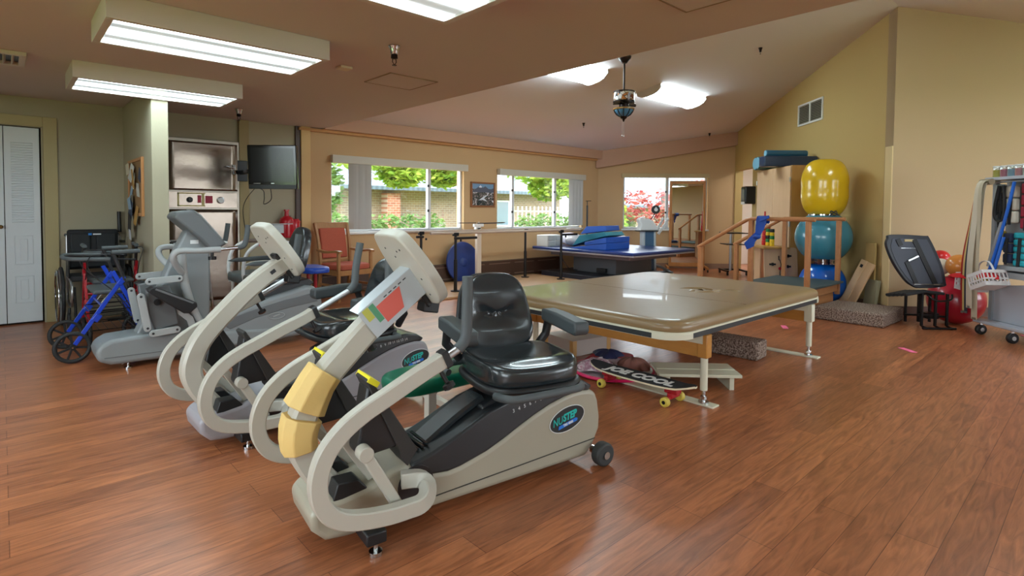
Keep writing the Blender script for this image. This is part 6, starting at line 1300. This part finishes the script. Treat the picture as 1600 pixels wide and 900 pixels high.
z1 = 2.705-zt; z0 = 2.60-zt
mk(fan, 'glass_drum', stained(), lambda b: b.lathe([(.128, z0), (.13, z1)]))
mk(fan, 'drum_band', M_bronze, lambda b: b.lathe([(.133, z1), (.137, z1+.004), (.137, z1+.016), (.12, z1+.02)]).lathe([(.12, z0-.016), (.137, z0-.012), (.137, z0+.003), (.13, z0+.004)]))
mk(fan, 'motor', M_bronze, lambda b: b.lathe([(.055, z0-.09), (.06, z0-.05), (.045, z0-.01)]).tube([(.05, 0, z0-.08), (.07, 0, z0-.03)], .01).cyl((.1, .0, z0-.035), (.2, -.03, z0-.03), .012, .02))
for k in range(4): mk(fan, 'blade_holder', M_bronze, lambda b: b.box((.09*math.cos(k*PI/2+.5), .09*math.sin(k*PI/2+.5), z0-.03), (.09, .03, .012), k*PI/2+.5))
zb = z0-.09
bw = mk(fan, 'glass_bowl', mat('blue_glass', (74, 124, 166), .2, noise=.25, nscale=20), lambda b: b.lathe([(.128, zb), (.12, zb-.035), (.09, zb-.075), (.05, zb-.1), (.03, zb-.108)], n=20))
mk(bw, 'lead_rib', M_bronze, lambda b: [b.tube([(r_*math.cos(k*PI/5), r_*math.sin(k*PI/5), z_) for r_, z_ in ((.13, zb), (.122, zb-.035), (.092, zb-.075), (.052, zb-.1))], .005, 6) for k in range(10)] and None)
mk(bw, 'amber_rim', mat('amber_glass', (150, 110, 60), .25), lambda b: b.lathe([(.118, zb+.004), (.134, zb), (.131, zb-.018), (.12, zb-.02)]))
mk(fan, 'finial', M_bronze, lambda b: b.lathe([(.05, zb-.098), (.04, zb-.12), (.015, zb-.14), (.008, zb-.165)]))
for x in (-.03, .012): mk(fan, 'pull_chain', M_alu, lambda b: b.tube([(x, 0, zb-.1), (x, 0, zb-.34)], .0016, 5).ball((x, 0, zb-.345), .009))
def sprinkler(label, x, y, z, big):
    t = thing('sprinkler_head', label, 'sprinkler', (x, y, z), 0)
    k = 1 if big else .62
    mk(t, 'escutcheon', M_chrome if big else M_bronze, lambda b: b.lathe([(.04*k, 0), (.042*k, -.006), (.03*k, -.03*k), (.026*k, -.055*k), (.022*k, -.06*k)]))
    mk(t, 'body', M_bronze, lambda b: b.lathe([(.022*k, -.055*k), (.024*k, -.085*k), (.012*k, -.09*k)]))
    mk(t, 'yoke', M_bronze, lambda b: b.tube([(-.012*k, 0, -.085*k), (-.015*k, 0, -.11*k), (0, 0, -.13*k), (.015*k, 0, -.11*k), (.012*k, 0, -.085*k)], .003*k, 6).cyl((0, 0, -.13*k), (0, 0, -.134*k), .016*k))
    return t
sprinkler('chrome sprinkler head over the near stepper, between the ceiling lights', 2.01, 3.40, ZC, 1)
sprinkler('chrome sprinkler head on the flat ceiling in front of the column by the television', 2.0, 6.76, ZC, 1)
for lab, x, y in (('small dark sprinkler nearest the gable peak on the vault', 7.35, 3.24), ('small dark sprinkler on the vault above the window beside the mountain picture', 7.46, 6.32), ('small dark sprinkler on the vault beside the corner beam', 10.84, 5.79)): sprinkler(lab, x, y, vault(y), 0)
sd_ = thing('ceiling_sensor', 'small square cream cover plate on the flat ceiling', 'ceiling sensor', (2.02, 4.18, ZC)); mk(sd_, 'plate', mat('cream_plastic', (216, 204, 176), .5), lambda b: b.bb(-.05, .05, -.05, .05, -.018, 0), bevel=.004)
def hatch(label, x0, x1, y0, y1):
    t = thing('ceiling_hatch', label, 'hatch', ((x0+x1)/2, (y0+y1)/2, ZC)); a, b_ = (x1-x0)/2, (y1-y0)/2
    mk(t, 'panel', M_ceil, lambda b: b.bb(-a+.012, a-.012, -b_+.012, b_-.012, -.006, 0))
    mk(t, 'edge_trim', mat('hatch_trim', (150, 126, 104), .7), lambda b: b.bb(-a, a, -b_, -b_+.008, -.008, 0).bb(-a, a, b_-.008, b_, -.008, 0).bb(-a, -a+.008, -b_, b_, -.008, 0).bb(a-.008, a, -b_, b_, -.008, 0))
    return t
hatch('square access panel in the flat ceiling near its edge', 2.37, 2.84, 4.07, 4.52)
hatch('square access panel at the top edge of the view', 2.4, 2.85, 1.2, 1.68)
vt = thing('ceiling_vent', 'white louvred air outlet in the flat ceiling above the bifold door', 'vent', (-.2, 5.64, ZC))
mk(vt, 'frame', M_fix, lambda b: b.bb(-.36, .36, -.22, -.18, -.03, 0).bb(-.36, .36, .18, .22, -.03, 0).bb(-.36, -.32, -.18, .18, -.03, 0).bb(.32, .36, -.18, .18, -.03, 0), bevel=.004)
mk(vt, 'backing', M_black, lambda b: b.bb(-.33, .33, -.2, .2, -.003, 0))
for k in range(13): mk(vt, 'louver', M_fix, lambda b: b.box((-.29+.048*k, 0, -.016), (.003, .36, .035), rot=Matrix.Rotation(R(30), 3, 'Y')))
# gable air grille
n_ = Vector((-S2, S2, 0)); pc2 = Vector((9.27, 3.27, 2.77)); gd2 = Vector((S2, S2, 0))
gv = thing('wall_vent', 'white louvred return grille high on the gold gable wall', 'vent', tuple(B_+gd*((B_-pc2).to_2d().length)+Vector((0, 0, 2.77))), R(45))
fr_ = mk(gv, 'frame', M_white, lambda b: b.bb(-.39, .39, 0, .02, -.17, -.14).bb(-.39, .39, 0, .02, .14, .17).bb(-.39, -.36, 0, .02, -.14, .14).bb(.36, .39, 0, .02, -.14, .14).bb(-.015, .015, 0, .02, -.14, .14), bevel=.003)
mk(gv, 'backing', M_dark, lambda b: b.bb(-.37, .37, .0, .003, -.15, .15))
for k in range(11): mk(gv, 'slat', mat('slat_grey', (180, 178, 160), .5), lambda b: b.box((0, .011, -.125+.025*k), (.73, .015, .003), rot=Matrix.Rotation(R(-40), 3, 'X')))
